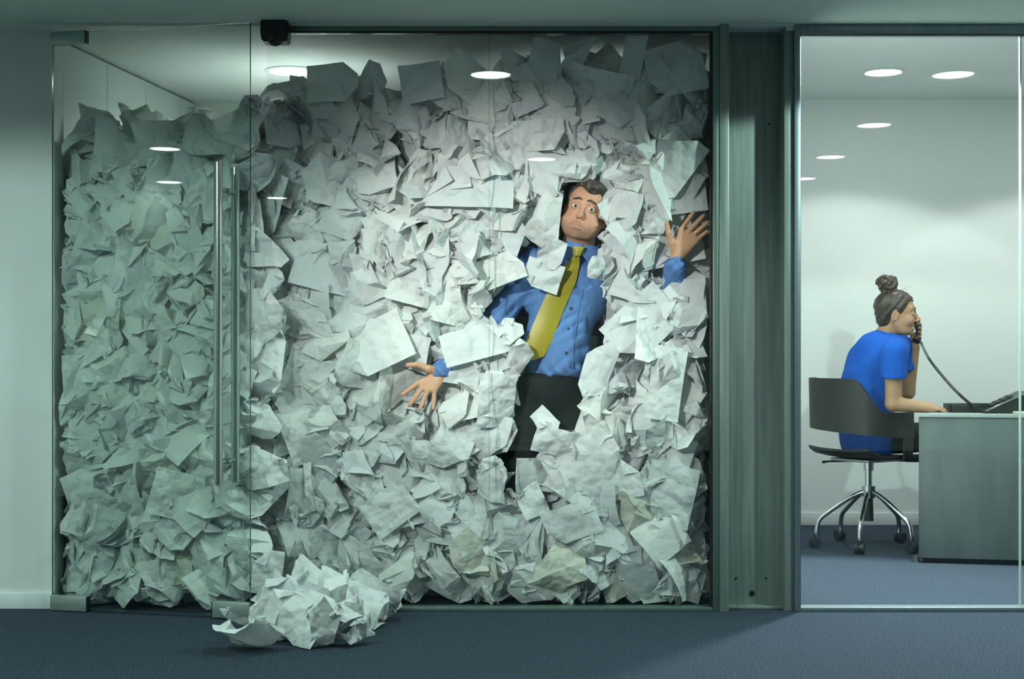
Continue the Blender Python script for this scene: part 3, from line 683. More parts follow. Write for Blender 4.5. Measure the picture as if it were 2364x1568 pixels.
# collar: a fall folded over the band, its two points either side of the knot
cn = A(P(1346, 560, .178)); ca = A((.20, -.22, 1.0)); ca /= np.linalg.norm(ca); cu = np.cross(ca, (0, 1, 0)); cu /= np.linalg.norm(cu); cf = np.cross(cu, ca)
cf = -cf if cf[1] > 0 else cf; rows = []
for i in range(61):
    ph = math.radians(3 + 354*i/60); a_ = min(ph, 2*PI - ph); drop = .036 + .030*math.exp(-((a_ - .50)/.34)**2) - .004*math.exp(-((a_ - .08)/.10)**2); rdir = cf*math.cos(ph) + cu*math.sin(ph)
    rows.append([Vector(cn + rdir*(.0645 + g_) - ca*h_) for g_, h_ in ((0, .004), (.003, -.001), (.007, .004), (.012, drop*.45), (.017, drop*.8), (.019, drop))])
vs, fs = solid_strip(rows, (0, 0, -1), .003); obj('collar', (vs, fs), M['shirt'], shirt)
# cuffs
for a, b, r in ((el_up, wr_up, .044), (el_lo, wr_lo, .0395)):
    d = b - a; L_ = np.linalg.norm(d); bm = B(); pr = [(r + .0005, L_ - .062), (r + .003, L_ - .060), (r + .0035, L_ - .004), (r + .002, L_ + .004), (r - .003, L_ + .004), (r - .004, L_ - .01)]
    add_lathe(bm, pr, a, d, 36); obj('cuff', bm, M['shirt'], shirt)
# wedding ring
b, t = A(up_f[2][0]), A(up_f[2][1]); bm = B(); add_lathe(bm, [(.0102, -.0022), (.0118, -.0018), (.0118, .0018), (.0102, .0022), (.0102, -.0022)], lerp(b, t, .2) + A((0, .001, 0)), t - b, 24); obj('finger_ring', bm, M['gold'], man)
# ------------------------------------------------------------------ the woman at the desk
SKW = (.42, .25, .145)
GW = dict(puff=False, jaw=.88, smile=True, open=.0070, mouth_x=0, neck=((0, .024, -.070), (-.008, .105, -.185), .050, .054),
          flush=(.50, .20, .13), stubble=False, lip=(.45, .14, .12), lid=(.22, .13, .09))
RW = rotm(math.radians(2), math.radians(-3), math.radians(78)); HW = A(P(2071, 722, 1.86))
v0, f0, c0 = make_head(GW, SKW, .0026); v0 = xf(v0, RW, HW)
fw = Vector((math.cos(math.radians(35)), math.sin(math.radians(35)), 0)); rt = Vector((fw.y, -fw.x, 0))   # chair heading and its right-hand side
RT = np.array([[fw.x, -rt.x, 0], [fw.y, -rt.y, 0], [0, 0, 1.]])                                            # local x forward, y left
Rl = RT @ rotm(0, math.radians(12), 0)
ch, mi, hp = A(P(2022, 838, 1.84)), A(P(2002, 905, 1.84)), A(P(2004, 1000, 1.84))
shn, shf = A(P(2064, 812, 1.52)), A(P(2078, 800, 2.02))
eln, wrn = A(P(2062, 932, 1.55)), A(P(2148, 942, 1.485))
elf, wrf = A(P(2096, 905, 2.07)), A(P(2112, 800, 1.985))
def f_tee(p, o=0):
    d = ell(p, ch, (.118 + o, .178 + o, .150 + o), Rl); d = smin(d, ell(p, mi, (.120 + o, .170 + o, .16 + o), Rl), .06)
    d = smin(d, ell(p, hp, (.128 + o, .170 + o, .20 + o), RT), .06)
    d = smin(d, rc(p, shn, shf, .058 + o, .058 + o), .05)
    d = smin(d, rc(p, ch + A((0, 0, .08)), A(P(2048, 784, 1.85)), .085 + o, .066 + o), .04)
    return d
def sleeve(p, a, e, o=0): return rc(p, a, lerp(a, e, .52), .066 + o, .066 + o)
def f_teec(p):
    d = smin(f_tee(p), np.minimum(sleeve(p, shn, eln), sleeve(p, shf, elf)), .025)
    d = d + .0055*wob(p, 21, 26) + .0025*wob(p, 8, 70)
    for a, e in ((shn, eln), (shf, elf)):
        ax = (e - a)/np.linalg.norm(e - a); m = lerp(a, e, .50); near = np.linalg.norm(p - m, axis=1) < .10
        d = np.where(near, smax(d, np.where(np.linalg.norm(p - lerp(a, e, .55), axis=1) < .085, (p - m) @ ax, -1), .004), d)
    d = smax(d, -rc(p, A(P(2052, 772, 1.85)), A(P(2062, 730, 1.86)), .060, .075), .005)
    return smax(d, .497 - p[:, 2], .006)
tv, tf = surface(f_teec, *bounds([ch, mi, hp, shn, shf, lerp(shn, eln, .6), lerp(shf, elf, .6)], .20), .0065)
def hand_w(p): 
    return hand_sdf(p, wrn, [(A(P(2166, 943, 1.515)), A(P(2184, 950, 1.52)), .003), (A(P(2167, 943, 1.495)), A(P(2187, 950, 1.497)), .003), (A(P(2166, 944, 1.477)), A(P(2186, 951, 1.477)), .003), (A(P(2164, 945, 1.46)), A(P(2181, 952, 1.458)), .003)],
                    (A(P(2158, 944, 1.525)), A(P(2168, 947, 1.54)), A(P(2175, 949, 1.55))), (0, 0, 1), .0085, .0115)
hs0, hs1 = A(P(2115, 748, 1.965)), A(P(2118, 783, 1.935))     # the handset's two ends
def hand_p(p):
    fs = [(A(P(2113, 771 + 7*i, 1.995 - .004*i)), A(P(2124 - i*.6, 747 + 10*i, 1.912)), .013) for i in range(4)]
    fs = [(b, t, bd) for b, t, bd in fs]
    return hand_sdf(p, wrf, fs, (A(P(2107, 782, 1.965)), A(P(2104, 768, 1.945)), A(P(2106, 755, 1.935))), (1, .3, 0), .0085, .0115)
arm_n = lambda p: smin(chain(p, [shn, eln, wrn], [.046, .040, .026], .012), hand_w(p), .012)
arm_f = lambda p: smin(chain(p, [shf, elf, wrf], [.046, .038, .026], .012), hand_p(p), .012)
v1, f1 = surface(arm_n, *bounds([shn, eln, wrn, A(P(2190, 945, 1.65))], .06), .0028)
v2, f2 = surface(arm_f, *bounds([shf, elf, wrf, A(P(2126, 745, 1.92))], .06), .0028)
hpz = .585
kn = [hp + A((.98, .2, 0))*.47 + A(rt)*s*.085 for s in (1, -1)]; hj = [hp + A(fw)*.02 + A(rt)*s*.085 for s in (1, -1)]
for q in kn + hj: q[2] = hpz - .005
ank = [k + A((.06, 0, -.49)) for k in kn]
def f_leg(p, o=0):
    d = ell(p, np.array([hp[0] + fw.x*.06, hp[1] + fw.y*.06, hpz]), (.11 + o, .135 + o, .075 + o), RT)
    for a, k, n in zip(hj, kn, ank): d = smin(d, chain(p, [a, k, n], [.088 + o, .064 + o, .045 + o], .02), .02)
    return smax(d, .497 - p[:, 2], .004) if o == 0 else d
v3, f3 = surface(lambda p: np.minimum(smax(f_tee(p, -.02), .512 - p[:, 2], .004), f_leg(p, -.02)), *bounds([ch, hp, shn, shf] + kn + ank, .16), .013)
v, f, c = merge([(v0, f0, c0), (v1, f1, SKW), (v2, f2, SKW), (v3, f3, SKW)])
wom = np_obj('person', v, f, M['skin'], None, c)
tag(wom, 'smiling woman in bright blue top with hair bun, seated at the desk and telephoning', 'person')
np_obj('tee_shirt', tv, tf, M['tee'], wom)
g = lambda p: np.minimum(smax(f_leg(p, .0001), .4985 - p[:, 2] - 10*(np.linalg.norm((p - hp)[:, :2], axis=1) > .30), .004), 9)
lv, lf = surface(lambda p: f_leg(p, .0001) + .003*wob(p, 2, 40), *bounds([hp] + kn + ank, .15), .009); np_obj('trousers', lv, lf, M['trousers'], wom)
for a in ank:
    a = np.array([a[0], a[1], .045]); q = lambda p: smax(rc(p, a, a + A(fw)*.14 - A((0, 0, .012)), .042, .030), .003 - p[:, 2], .003)
    sv_, sf_ = surface(q, a - .2, a + .2, .009); np_obj('shoe', sv_, sf_, M['black'], wom)
def cut_w(p):
    zc = .062 - .115*np.clip((p[:, 1] + .058)/.065, 0, 1) - .055*np.clip((p[:, 1] - .012)/.03, 0, 1)
    return zc - p[:, 2]
def bun(p, d):
    d = smin(d, ell(p, (0, .060, -.035), (.060, .050, .055)), .03)
    c = A((0, .058, .150)); q = p - c; r = np.linalg.norm(q[:, [1, 2]], axis=1); th = np.arctan2(q[:, 2], q[:, 1])
    b = ell(p, c, (.052, .058, .050)) + .005*np.sin(3*th + r*170) + .003*wob(p, 6, 120)
    return smin(d, b, .012)
mv, mf = hair_mesh(GW, cut_w, .0036, 11, .003, bun, (20, 60, 60)); hair = np_obj('hair', xf(mv, RW, HW), mf, M['hair_woman'], wom)
rs = random.Random(5)
for k in range(7):     # loose strands
    a = A((rs.uniform(-.04, .04), rs.uniform(-.08, .10), rs.uniform(.08, .19))); n = a/np.linalg.norm(a); b = a + n*.010 + A((rs.uniform(-.02, .02), rs.uniform(-.03, .03), .008)); e = b + A((rs.uniform(-.02, .02), rs.uniform(-.04, .02), rs.uniform(-.01, .012)))
    bm = B(); add_tube(bm, smooth_path([Vector(xf(q[None], RW, HW)[0]) for q in (a, b, e)], 6), .0004, 5); obj('strand', bm, M['hair_woman'], hair)
eyes(wom, RW, HW, (.97, .1, -.25))
for sx in (-1, 1):
    pts = [(.012, -.092, .021), (.024, -.089, .026), (.036, -.081, .026), (.047, -.068, .019)]
    pts = smooth_path([xf(A((x*sx, y, z))[None], RW, HW)[0] for x, y, z in pts], 5); n = len(pts)
    bm = B(); add_tube(bm, pts, [.0026*math.sin(PI*(.2 + .7*i/(n - 1))) for i in range(n)], 8); obj('eyebrow', bm, M['hair_woman'], wom)
    pts = [(.020, -.0905, .0035), (.027, -.0925, .0085), (.036, -.090, .0085), (.046, -.081, .003)]
    bm = B(); add_tube(bm, smooth_path([xf(A((x*sx, y, z))[None], RW, HW)[0] for x, y, z in pts], 4), .0016, 6); obj('eyelash', bm, M['pupil'], wom)
# ------------------------------------------------------------------ office chair
cc = Vector((1.881, 1.83, 0)); SEAT = .488
oc = empty('office_chair', cc); tag(oc, 'black plywood swivel chair on a chrome five-star base with castors', 'chair')
def chp(f, r, z): return cc + fw*f + rt*r + Vector((0, 0, z))
rows = []
for i in range(13):
    f = -.235 + .455*i/12; t = i/12; zz = SEAT + .040*max(0, (.25 - t)/.25)**1.5 - .03*max(0, (t - .8)/.2)**2; row = []
    for j in range(11):
        r = -.225 + .45*j/10; wd = 1 - .10*max(0, abs(t - .5)*2 - .7)/.3; row.append(chp(f, r*wd, zz + .012*abs(r/.225)**3))
    rows.append(row)
obj('seat', solid_strip(rows, (0, 0, -1), .014), M['shell'], oc)
arc = smooth_path([Vector((f, l, 0)) for l, f in ((-.235, -.13), (-.215, -.215), (-.12, -.262), (0, -.275), (.12, -.262), (.215, -.215), (.248, -.12), (.252, -.02), (.25, .05))], 5)
rows = []; n = len(arc)
for i, p in enumerate(arc):
    u = i/(n - 1); k = min(1, max(0, (u - .50)/.20)); k = k*k*(3 - 2*k); top = .895*(1 - k) + .722*k; bot = .640*(1 - min(1, u/.9)) + .588*min(1, u/.9)
    ed = min(u, 1 - u)/.03
    if u < .03: top -= .05*(1 - u/.03)**2; bot += .02*(1 - u/.03)**2
    rows.append([chp(p.x - .03*((bot + (top - bot)*v_) - .6), p.y, bot + (top - bot)*v_) for v_ in (0, .2, .4, .6, .8, 1)])
nrm_ = fw*1.0
obj('back_shell', solid_strip(rows, (fw.x, fw.y, 0), .012), M['shell'], oc)
for sd_ in (1,):
    bm = B(); add_box(bm, (-.035, -.006, SEAT - .02), (.035, .006, .64), .003); bm.transform(Matrix.Translation(chp(.02, .243*sd_, 0)) @ Matrix.Rotation(math.radians(35), 4, 'Z')); obj('back_bracket', bm, M['shell'], oc)
bm = B(); add_box(bm, (-.15, -.13, SEAT - .030), (.15, .13, SEAT - .016), .004); bm.transform(Matrix.Translation(cc) @ Matrix.Rotation(math.radians(35), 4, 'Z')); obj('seat_plate', bm, M['patch'], oc)
bm = B(); add_tube(bm, [chp(-.05, -.06, SEAT - .034), chp(-.12, -.17, SEAT - .040), chp(-.135, -.20, SEAT - .045)], [.005, .005, .008], 8); obj('height_lever', bm, M['black'], oc)
bm = B(); add_cyl(bm, cc + Vector((0, 0, .405)), cc + Vector((0, 0, SEAT - .028)), .026, .028); add_cyl(bm, cc + Vector((0, 0, .30)), cc + Vector((0, 0, .41)), .019); obj('gas_column', bm, M['chrome'], oc)
bm = B(); add_cyl(bm, cc + Vector((0, 0, .262)), cc + Vector((0, 0, .325)), .034, .036, 28); obj('hub', bm, M['chrome'], oc)
bm = B(); add_cyl(bm, cc + Vector((0, 0, .14)), cc + Vector((0, 0, .265)), .026, .022, 24); obj('lower_cylinder', bm, M['shell'], oc)
for wx, wy in ((1871, 1251), (1933, 1234), (1977, 1272), (2078, 1240), (2105, 1264)):
    # a castor of radius .028 centred where its pixel meets the floor height
    s = (wy - HOR)/(CZ - .0305); Yw = FPX/s + CAMY; p = Vector(((wx - CX0)/s, Yw, .0305)); d = Vector((p.x - cc.x, p.y - cc.y, 0)); d = d.normalized()*.285; p = Vector((cc.x + d.x, cc.y + d.y, .0305)); dn = d.normalized()
    pts = smooth_path([cc + dn*.03 + Vector((0, 0, .292)), cc + dn*.10 + Vector((0, 0, .262)), cc + dn*.215 + Vector((0, 0, .185)), cc + dn*.262 + Vector((0, 0, .145)), cc + dn*.275 + Vector((0, 0, .095)), cc + dn*.275 + Vector((0, 0, .052))], 5)
    bm = B(); add_tube(bm, pts, .0125, 12); lg = obj('leg', bm, M['chrome'], oc)
    sd = Vector((-dn.y, dn.x, 0)); bm = B()
    for s_ in (-1, 1): add_cyl(bm, p + sd*s_*.006, p + sd*s_*.024, .030, .026, 24)
    add_cyl(bm, p - sd*.006, p + sd*.006, .02, seg=16); add_cyl(bm, p + Vector((0, 0, .004)) - dn*.006, p + Vector((0, 0, .038)) - dn*.008, .012, seg=14); obj('castor', bm, M['caster'], lg)
# ------------------------------------------------------------------ desk
dx0 = P(2122, 1297, 1.27).x; dk = empty('desk', (dx0, 1.27, 0)); tag(dk, 'grey laminate office desk with full front panel, right of the chair', 'desk')
RDk = Matrix.Translation((dx0, 1.27, 0)) @ Matrix.Rotation(math.atan2(-.105, .55), 4, 'Z')
def dkp(name, bm, m): bm.transform(RDk); return obj(name, bm, m, dk)
bm = B(); add_box(bm, (0, 0, .026), (1.7, .022, .712), .002); dkp('front_panel', bm, M['desk'])
q_ = [(-.004, -.008), (1.72, -.008), (1.72, .315), (.10, .315)]; vs = [Vector((x, y, z)) for z in (.7122, .7275) for x, y in q_]
bm = B(); vv = [bm.verts.new(p) for p in vs]
for f_ in ((3, 2, 1, 0), (4, 5, 6, 7), (0, 1, 5, 4), (1, 2, 6, 5), (2, 3, 7, 6), (3, 0, 4, 7)): bm.faces.new([vv[k] for k in f_])
bmesh.ops.bevel(bm, geom=list(bm.edges), offset=.003, segments=2, affect='EDGES'); dkp('desk_top', bm, M['desk_top'])
bm = B(); add_box(bm, (.02, .03, 0), (1.68, .05, .035), .002); dkp('plinth', bm, M['gasket'])
bm = B(); add_box(bm, (1.66, .03, .026), (1.69, .30, .712), .002); dkp('side_panel', bm, M['desk'])
bm = B(); add_cyl(bm, (-.012, .04, 0), (-.012, .04, .03), .024, .014, 20); dkp('foot', bm, M['caster'])
bm = B(); add_box(bm, (.12, .25, 0), (.17, .295, .712), .003); dkp('leg', bm, M['patch'])
# ------------------------------------------------------------------ telephone
DT = .7275
tp = empty('telephone', P(2310, 950, 1.40)); tag(tp, 'black desk telephone with sloping keypad face and coiled cord to its handset', 'telephone')
yb = 1.335; p0 = P(2274, 950, yb); xs = p0.x; bm = B(); W_, D_ = .23, .19
pr = [(0, 0), (.012, .010), (W_, .108), (W_ + .015, .100), (W_ + .015, 0)]
a = [bm.verts.new((xs + x, yb, DT + .001 + z)) for x, z in pr]; b = [bm.verts.new((xs + x, yb + D_, DT + .001 + z)) for x, z in pr]
bm.faces.new(a[::-1]); bm.faces.new(b)
for i in range(5): bm.faces.new((a[i], a[(i+1) % 5], b[(i+1) % 5], b[i]))
bmesh.ops.recalc_face_normals(bm, faces=bm.faces); bmesh.ops.bevel(bm, geom=list(bm.edges), offset=.003, segments=2, affect='EDGES'); pb = obj('phone_base', bm, M['black'], tp)
sl = math.atan2(.098, W_ - .012)
bm = B(); add_box(bm, (0, -.002, 0), (W_ - .01, .004, .006), .0015); bm.transform(Matrix.Translation((xs + .008, yb, DT + .011)) @ Matrix.Rotation(-sl, 4, 'Y')); obj('silver_edge', bm, M['chrome'], pb)
for i in range(4):
    for j in range(3):
        bm = B(); add_box(bm, (.05 + i*.032, .06 + j*.03, .002), (.072 + i*.032, .08 + j*.03, .008), .0015); bm.transform(Matrix.Translation((xs + .008, yb, DT + .012)) @ Matrix.Rotation(-sl, 4, 'Y')); obj('key', bm, M['caster'], pb)
h0, h1 = Vector(hs0), Vector(hs1); ax = (h1 - h0).normalized(); out = Vector((1, .15, 0)); out = (out - ax*out.dot(ax)).normalized()
bm = B(); add_tube(bm, smooth_path([h0 - ax*.045 - out*.016, h0 - ax*.03, h0.lerp(h1, .35) + out*.008, h1 - ax*.01 + out*.004, h1 + ax*.012 - out*.008], 6), [.021]*6 + [.019]*6 + [.014]*6 + [.019]*6 + [.022], 16)
hsx = obj('handset', bm, M['black'], tp)
pc = [h1 + ax*.012 + out*.008, P(2127, 793, 1.90), P(2146, 830, 1.84), P(2179, 872, 1.70), P(2212, 908, 1.56), P(2243, 934, 1.42), P(2276, 947, 1.33)]
path = smooth_path(pc, 44); coil = []; n = len(path); d0, u_, v_ = frame_of(path[1] - path[0])
Ls = [0]
for a_, b_ in zip(path, path[1:]): Ls.append(Ls[-1] + (b_ - a_).length)
N = 1500
for i in range(N):
    s_ = Ls[-1]*i/(N - 1); k = min(max(np.searchsorted(Ls, s_) - 1, 0), n - 2); t = (s_ - Ls[k])/max(Ls[k+1] - Ls[k], 1e-6)
    p = path[k].lerp(path[k+1], t); dt = (path[k+1] - path[k]).normalized(); _, u_, v_ = frame_of(dt)
    rr = .0058 if .03 < i/N < .93 else .001; th = 2*PI*s_/.0088; coil.append(p + u_*math.cos(th)*rr + v_*math.sin(th)*rr)
bm = B(); add_tube(bm, coil, .0019, 5); obj('coiled_cord', bm, M['black'], tp)
# black tray behind the cord, and the papers on the phone's right
xa = P(2194, 945, 1.435).x; xb = P(2345, 945, 1.435).x; zt = P(2200, 933, 1.435).z
tr = empty('letter_tray', (xa, 1.435, DT)); tag(tr, 'shallow black letter tray lying behind the telephone cord on the desk', 'tray')
bm = B(); add_box(bm, (xa, 1.435, DT + .0005), (xb, 1.555, DT + .006), .001); obj('tray_base', bm, M['black'], tr)
for lo, hi in (((xa, 1.435, DT + .003), (xb, 1.4356, zt)), ((xa, 1.549, DT + .003), (xb, 1.555, zt)), ((xa, 1.435, DT + .003), (xa + .006, 1.555, zt)), ((xb - .006, 1.435, DT + .003), (xb, 1.555, zt))):
    bm = B(); add_box(bm, lo, hi, .001); obj('tray_side', bm, M['black'], tr)
pn = P(2352, 946, 1.29)
bm = B(); add_box(bm, (pn.x - .018, 1.235, DT + .001), (pn.x + .20, 1.325, DT + .012), .001); nb = obj('notebook', bm, M['cream']); tag(nb, 'small cream notepad lying on the desk in front of the telephone', 'notepad')
# ------------------------------------------------------------------ crumpled paper: flat sheets folded by reflecting them in planes
def split(X, uv, T, dv):
    """cut every triangle that straddles dv = 0"""
    s = dv > 0; st = s[T]; cnt = st.sum(1); mix = (cnt == 1) | (cnt == 2); m = T[mix]
    if len(m):
        sm = s[m]; lone = np.where(sm.sum(1) == 1, sm.argmax(1), (~sm).argmax(1)); r = np.arange(len(m))
        A_, B_, C_ = m[r, lone], m[r, (lone + 1) % 3], m[r, (lone + 2) % 3]; n0 = len(X)
        tb = (dv[A_]/(dv[A_] - dv[B_]))[:, None]; tc = (dv[A_]/(dv[A_] - dv[C_]))[:, None]
        X = np.concatenate([X, X[A_] + tb*(X[B_] - X[A_]), X[A_] + tc*(X[C_] - X[A_])]); uv = np.concatenate([uv, uv[A_] + tb*(uv[B_] - uv[A_]), uv[A_] + tc*(uv[C_] - uv[A_])])
        dv = np.concatenate([dv, np.zeros(2*len(m))]); p, q_ = n0 + r, n0 + len(m) + r
        T = np.concatenate([T[~mix], np.stack([A_, p, q_], -1), np.stack([p, B_, C_], -1), np.stack([p, C_, q_], -1)])
    return X, uv, T, dv
def weld(X, uv, T):
    key = np.round(uv*2e4).astype(np.int64); _, first, inv = np.unique(key, axis=0, return_index=True, return_inverse=True); inv = inv.ravel()
    T = inv[T]; return X[first], uv[first], T[(T[:, 0] != T[:, 1]) & (T[:, 1] != T[:, 2]) & (T[:, 0] != T[:, 2])]
def creased(rng, size, nu, nv, lines, amp):
    """a page with straight creases: the mesh is cut along every crease, each a shallow ridge or valley"""
    w, h = size; u, v = np.meshgrid(np.linspace(-.5, .5, nu + 1), np.linspace(-.5, .5, nv + 1)); uv = np.stack([u.ravel()*w, v.ravel()*h], -1)
    i = np.arange((nu + 1)*(nv + 1)).reshape(nv + 1, nu + 1); a, b, c, d = i[:-1, :-1].ravel(), i[:-1, 1:].ravel(), i[1:, 1:].ravel(), i[1:, :-1].ravel()
    T = np.concatenate([np.stack([a, b, c], -1), np.stack([a, c, d], -1)]); X = np.zeros((len(uv), 3)); sg = rng.choice([-1, 1], lines)*rng.uniform(.35, 1.2, lines); sg -= sg.mean(); ls = []
    for k in range(lines):
        th = rng.uniform(0, PI); n = np.array([math.cos(th), math.sin(th)]); c0 = rng.uniform(-.40, .40)*(abs(n[0])*w + abs(n[1])*h); ls.append((n, c0)); X, uv, T, _ = split(X, uv, T, uv @ n - c0)
    X, uv, T = weld(X, uv, T); y = np.zeros(len(uv))
    for (n, c0), g in zip(ls, sg): y += g*amp*np.abs(uv @ n - c0)/.1
    X = np.stack([uv[:, 0], y, uv[:, 1]], -1); return X, uv, T
def sheet(rng, size, ext, planes, nu=4, nv=5, curl=0, jit=1.0, lines=7, amp=.010):
    """isometric folding of a creased sheet (local x/z, thin in y): reflect it in planes until it fits the ellipsoid ext"""
    X, uv, T = creased(rng, size, nu, nv, lines, amp)
    if curl:
        th = rng.uniform(0, PI); c_, s_ = math.cos(th), math.sin(th); t = X[:, 0]*c_ + X[:, 2]*s_; q = -X[:, 0]*s_ + X[:, 2]*c_; R = curl - X[:, 1]
        X = np.stack([R*np.sin(t/curl)*c_ - q*s_, curl - R*np.cos(t/curl), R*np.sin(t/curl)*s_ + q*c_], -1)
    q = rng.normal(size=3)*np.array([.3, .15, .3])*jit; X = (X - X.mean(0)) @ rotm(q[0], 0, q[2]).T; ext = np.asarray(ext)
    for k in range(planes):
        f = 1.9 - .95*min(1, k/(planes*.8)) if planes > 3 else 1.0
        n = rng.normal(size=3)*np.array([1, 1.3, 1]); n /= np.linalg.norm(n); sup = math.sqrt(((ext*n)**2).sum()); dv = X @ n - sup*f*rng.uniform(.66, 1.05)
        if (dv > 0).sum() == 0: continue
        X, uv, T, dv = split(X, uv, T, dv); pos = dv > 0; X[pos] -= 2*dv[pos, None]*n
    X, uv, T = weld(X, uv, T); X -= (X.min(0) + X.max(0))/2
    X += .0016*np.stack([wob(X + 7, int(rng.randint(1000)), 120, 4) for _ in range(3)], -1)
    return X.astype(np.float32), T
def flat_sheet(rng, size, amp=.010, nu=8, nv=10, folds=5):
    """an opened-out creased sheet"""
    w, h = size; X, uv, T = creased(rng, size, nu, nv, folds + 5, amp*.55); X[:, 1] += amp*.5*wob(X, int(rng.randint(1000)), 26, 5) + amp*.16*wob(X, int(rng.randint(1000)), 90, 5)
    X[:, [0, 2]] += .003*np.stack([wob(X, int(rng.randint(1000)), 25, 4), wob(X, int(rng.randint(1000)), 25, 4)], -1)
    for k in range(2):     # corners turned over
        if rng.rand() < .55:
            n = np.array([rng.choice([-1, 1])*rng.uniform(.5, 1), 0.10, rng.choice([-1, 1])*rng.uniform(.5, 1)]); n /= np.linalg.norm(n); dv = X @ n - .34*(w*abs(n[0]) + h*abs(n[2]))
            X, uv, T, dv = split(X, uv, T, dv); pos = dv > 0; X[pos] -= 2*dv[pos, None]*n; X[pos, 1] -= .0025; X, uv, T = weld(X, uv, T)
    X -= (X.min(0) + X.max(0))/2
    return X.astype(np.float32), T
rng = np.random.RandomState(20)
A4 = (.21, .297)
GAL = {'ball': [], 'fold': [], 'loose': []}
for k in range(46): GAL['ball'].append(sheet(rng, A4, (rng.uniform(.052, .080), rng.uniform(.042, .060), rng.uniform(.052, .080)), rng.randint(14, 20), 3, 4, rng.uniform(.08, .25), 1.0, 9, .026))
for k in range(46): GAL['fold'].append(sheet(rng, A4, (rng.uniform(.052, .086), rng.uniform(.040, .058), rng.uniform(.052, .086)), rng.randint(13, 18), 3, 4, rng.uniform(.08, .22), 1.2, 9, .026))
for k in range(36): GAL['loose'].append(sheet(rng, A4, (rng.uniform(.066, .096), rng.uniform(.040, .058), rng.uniform(.075, .108)), rng.randint(10, 14), 3, 4, rng.uniform(.09, .25), 1.1, 10, .022))
MESH = {}
def gal_mesh(kind, i, m):
    k = (kind, i, m)
    if k not in MESH: MESH[k] = np_mesh('paper_sheet', *GAL[kind][i], [M[m]], None, True, 24)
    return MESH[k]
def scr(X):
    s = FPX/(X[:, 1] - CAMY); return np.stack([CX0 + X[:, 0]*s, HOR - (X[:, 2] - CZ)*s], -1)
def inside(pts, poly):
    r = np.zeros(len(pts), bool); n = len(poly)
    for i in range(n):
        (x0, y0), (x1, y1) = poly[i], poly[(i+1) % n]
        if y0 == y1: continue
        c = ((y0 > pts[:, 1]) != (y1 > pts[:, 1])) & (pts[:, 0] < (x1 - x0)*(pts[:, 1] - y0)/(y1 - y0) + x0); r ^= c
    return r
# what the photograph shows of the man: no loose sheet may lie over these parts
SHOWN = [[(1298, 432), (1318, 425), (1372, 422), (1380, 450), (1392, 500), (1376, 556), (1384, 575), (1366, 600), (1372, 640), (1402, 690), (1378, 745), (1362, 800), (1352, 868), (1338, 905), (1352, 940), (1350, 975), (1262, 1002), (1236, 1040), (1222, 1082), (1172, 1078), (1186, 1000), (1190, 880), (1222, 868), (1212, 800), (1240, 740), (1206, 700), (1130, 742), (1120, 728), (1138, 690), (1200, 640), (1214, 625), (1258, 690), (1296, 660), (1294, 610), (1302, 560), (1298, 500)],
         [(1215, 550), (1262, 562), (1258, 598), (1196, 606)],
         [(921, 906), (955, 866), (934, 845), (944, 832), (985, 836), (1010, 832), (1024, 850), (1036, 872), (1024, 900), (1010, 948), (965, 950), (938, 940)],
         [(1531, 512), (1545, 512), (1560, 536), (1592, 486), (1634, 490), (1642, 530), (1608, 580), (1584, 612), (1582, 668), (1560, 690), (1528, 664), (1530, 612), (1536, 580)]]
SHOWN_BACK = [.40, .40, .125, .125]
def clear(X, lim=.05):
    q = scr(X); r = np.zeros(len(q), bool)
    for pl, bk in zip(SHOWN, SHOWN_BACK): r |= inside(q, pl) & (X[:, 1] < bk)
    return r.mean() <= lim
def walls(X):
    """push a sheet back between the side walls and off the floor; returns the shift"""
    lim = np.where(X[:, 1] < .165, -1.825, -1.885 + (X[:, 1] - .05)*.1455 + .05); dx = max(0, (lim - X[:, 0]).max()); hi = np.where(X[:, 1] < .16, .792, .855); dx -= max(0, (X[:, 0] + dx - hi).max())
    return np.array([dx, 0, max(0, .008 - X[:, 2].min()) - max(0, X[:, 2].max() - (CEIL_P - .006 if X[:, 1].max() > .03 else 2.295))])
TOPX = [100, 130, 200, 240, 330, 385, 470, 575, 590, 640, 712, 830, 890, 935, 1030, 1045, 1125, 1140, 1230, 1260, 1330, 1400, 1430, 1480, 1530, 1645]
TOPY = [300, 262, 262, 250, 250, 250, 242, 238, 215, 190, 178, 180, 205, 205, 175, 155, 165, 145, 135, 110, 105, 130, 165, 125, 105, 110]
def top_at(px): return np.interp(px, TOPX, TOPY)
FAC = {'ball': 'crumpled ball of', 'fold': 'folded and crushed', 'loose': 'loosely creased', 'flat': 'large opened-out'}
ITEMS = []       # (object, kind, px, py, colour)
def put(mesh_v, me, kind, px, py, ydepth, rot, m, man_y=None):
    """front of the sheet at depth ydepth behind the glass plane; rot is a 3x3"""
    V = mesh_v @ rot.T; c = A(P(px, py, ydepth + (-V[:, 1].min())))
    o = bpy.data.objects.new('paper_sheet', me); C.objects.link(o); o.location = c; o.rotation_euler = Matrix(rot).to_euler()
    ITEMS.append([o, kind, px, py, m]); return o, V + c
def door_y(px):       # the open door swings towards the camera, so the heap bulges after it there
    return .02 if px > 600 else .02 - .14*max(0, (px - 150))/450
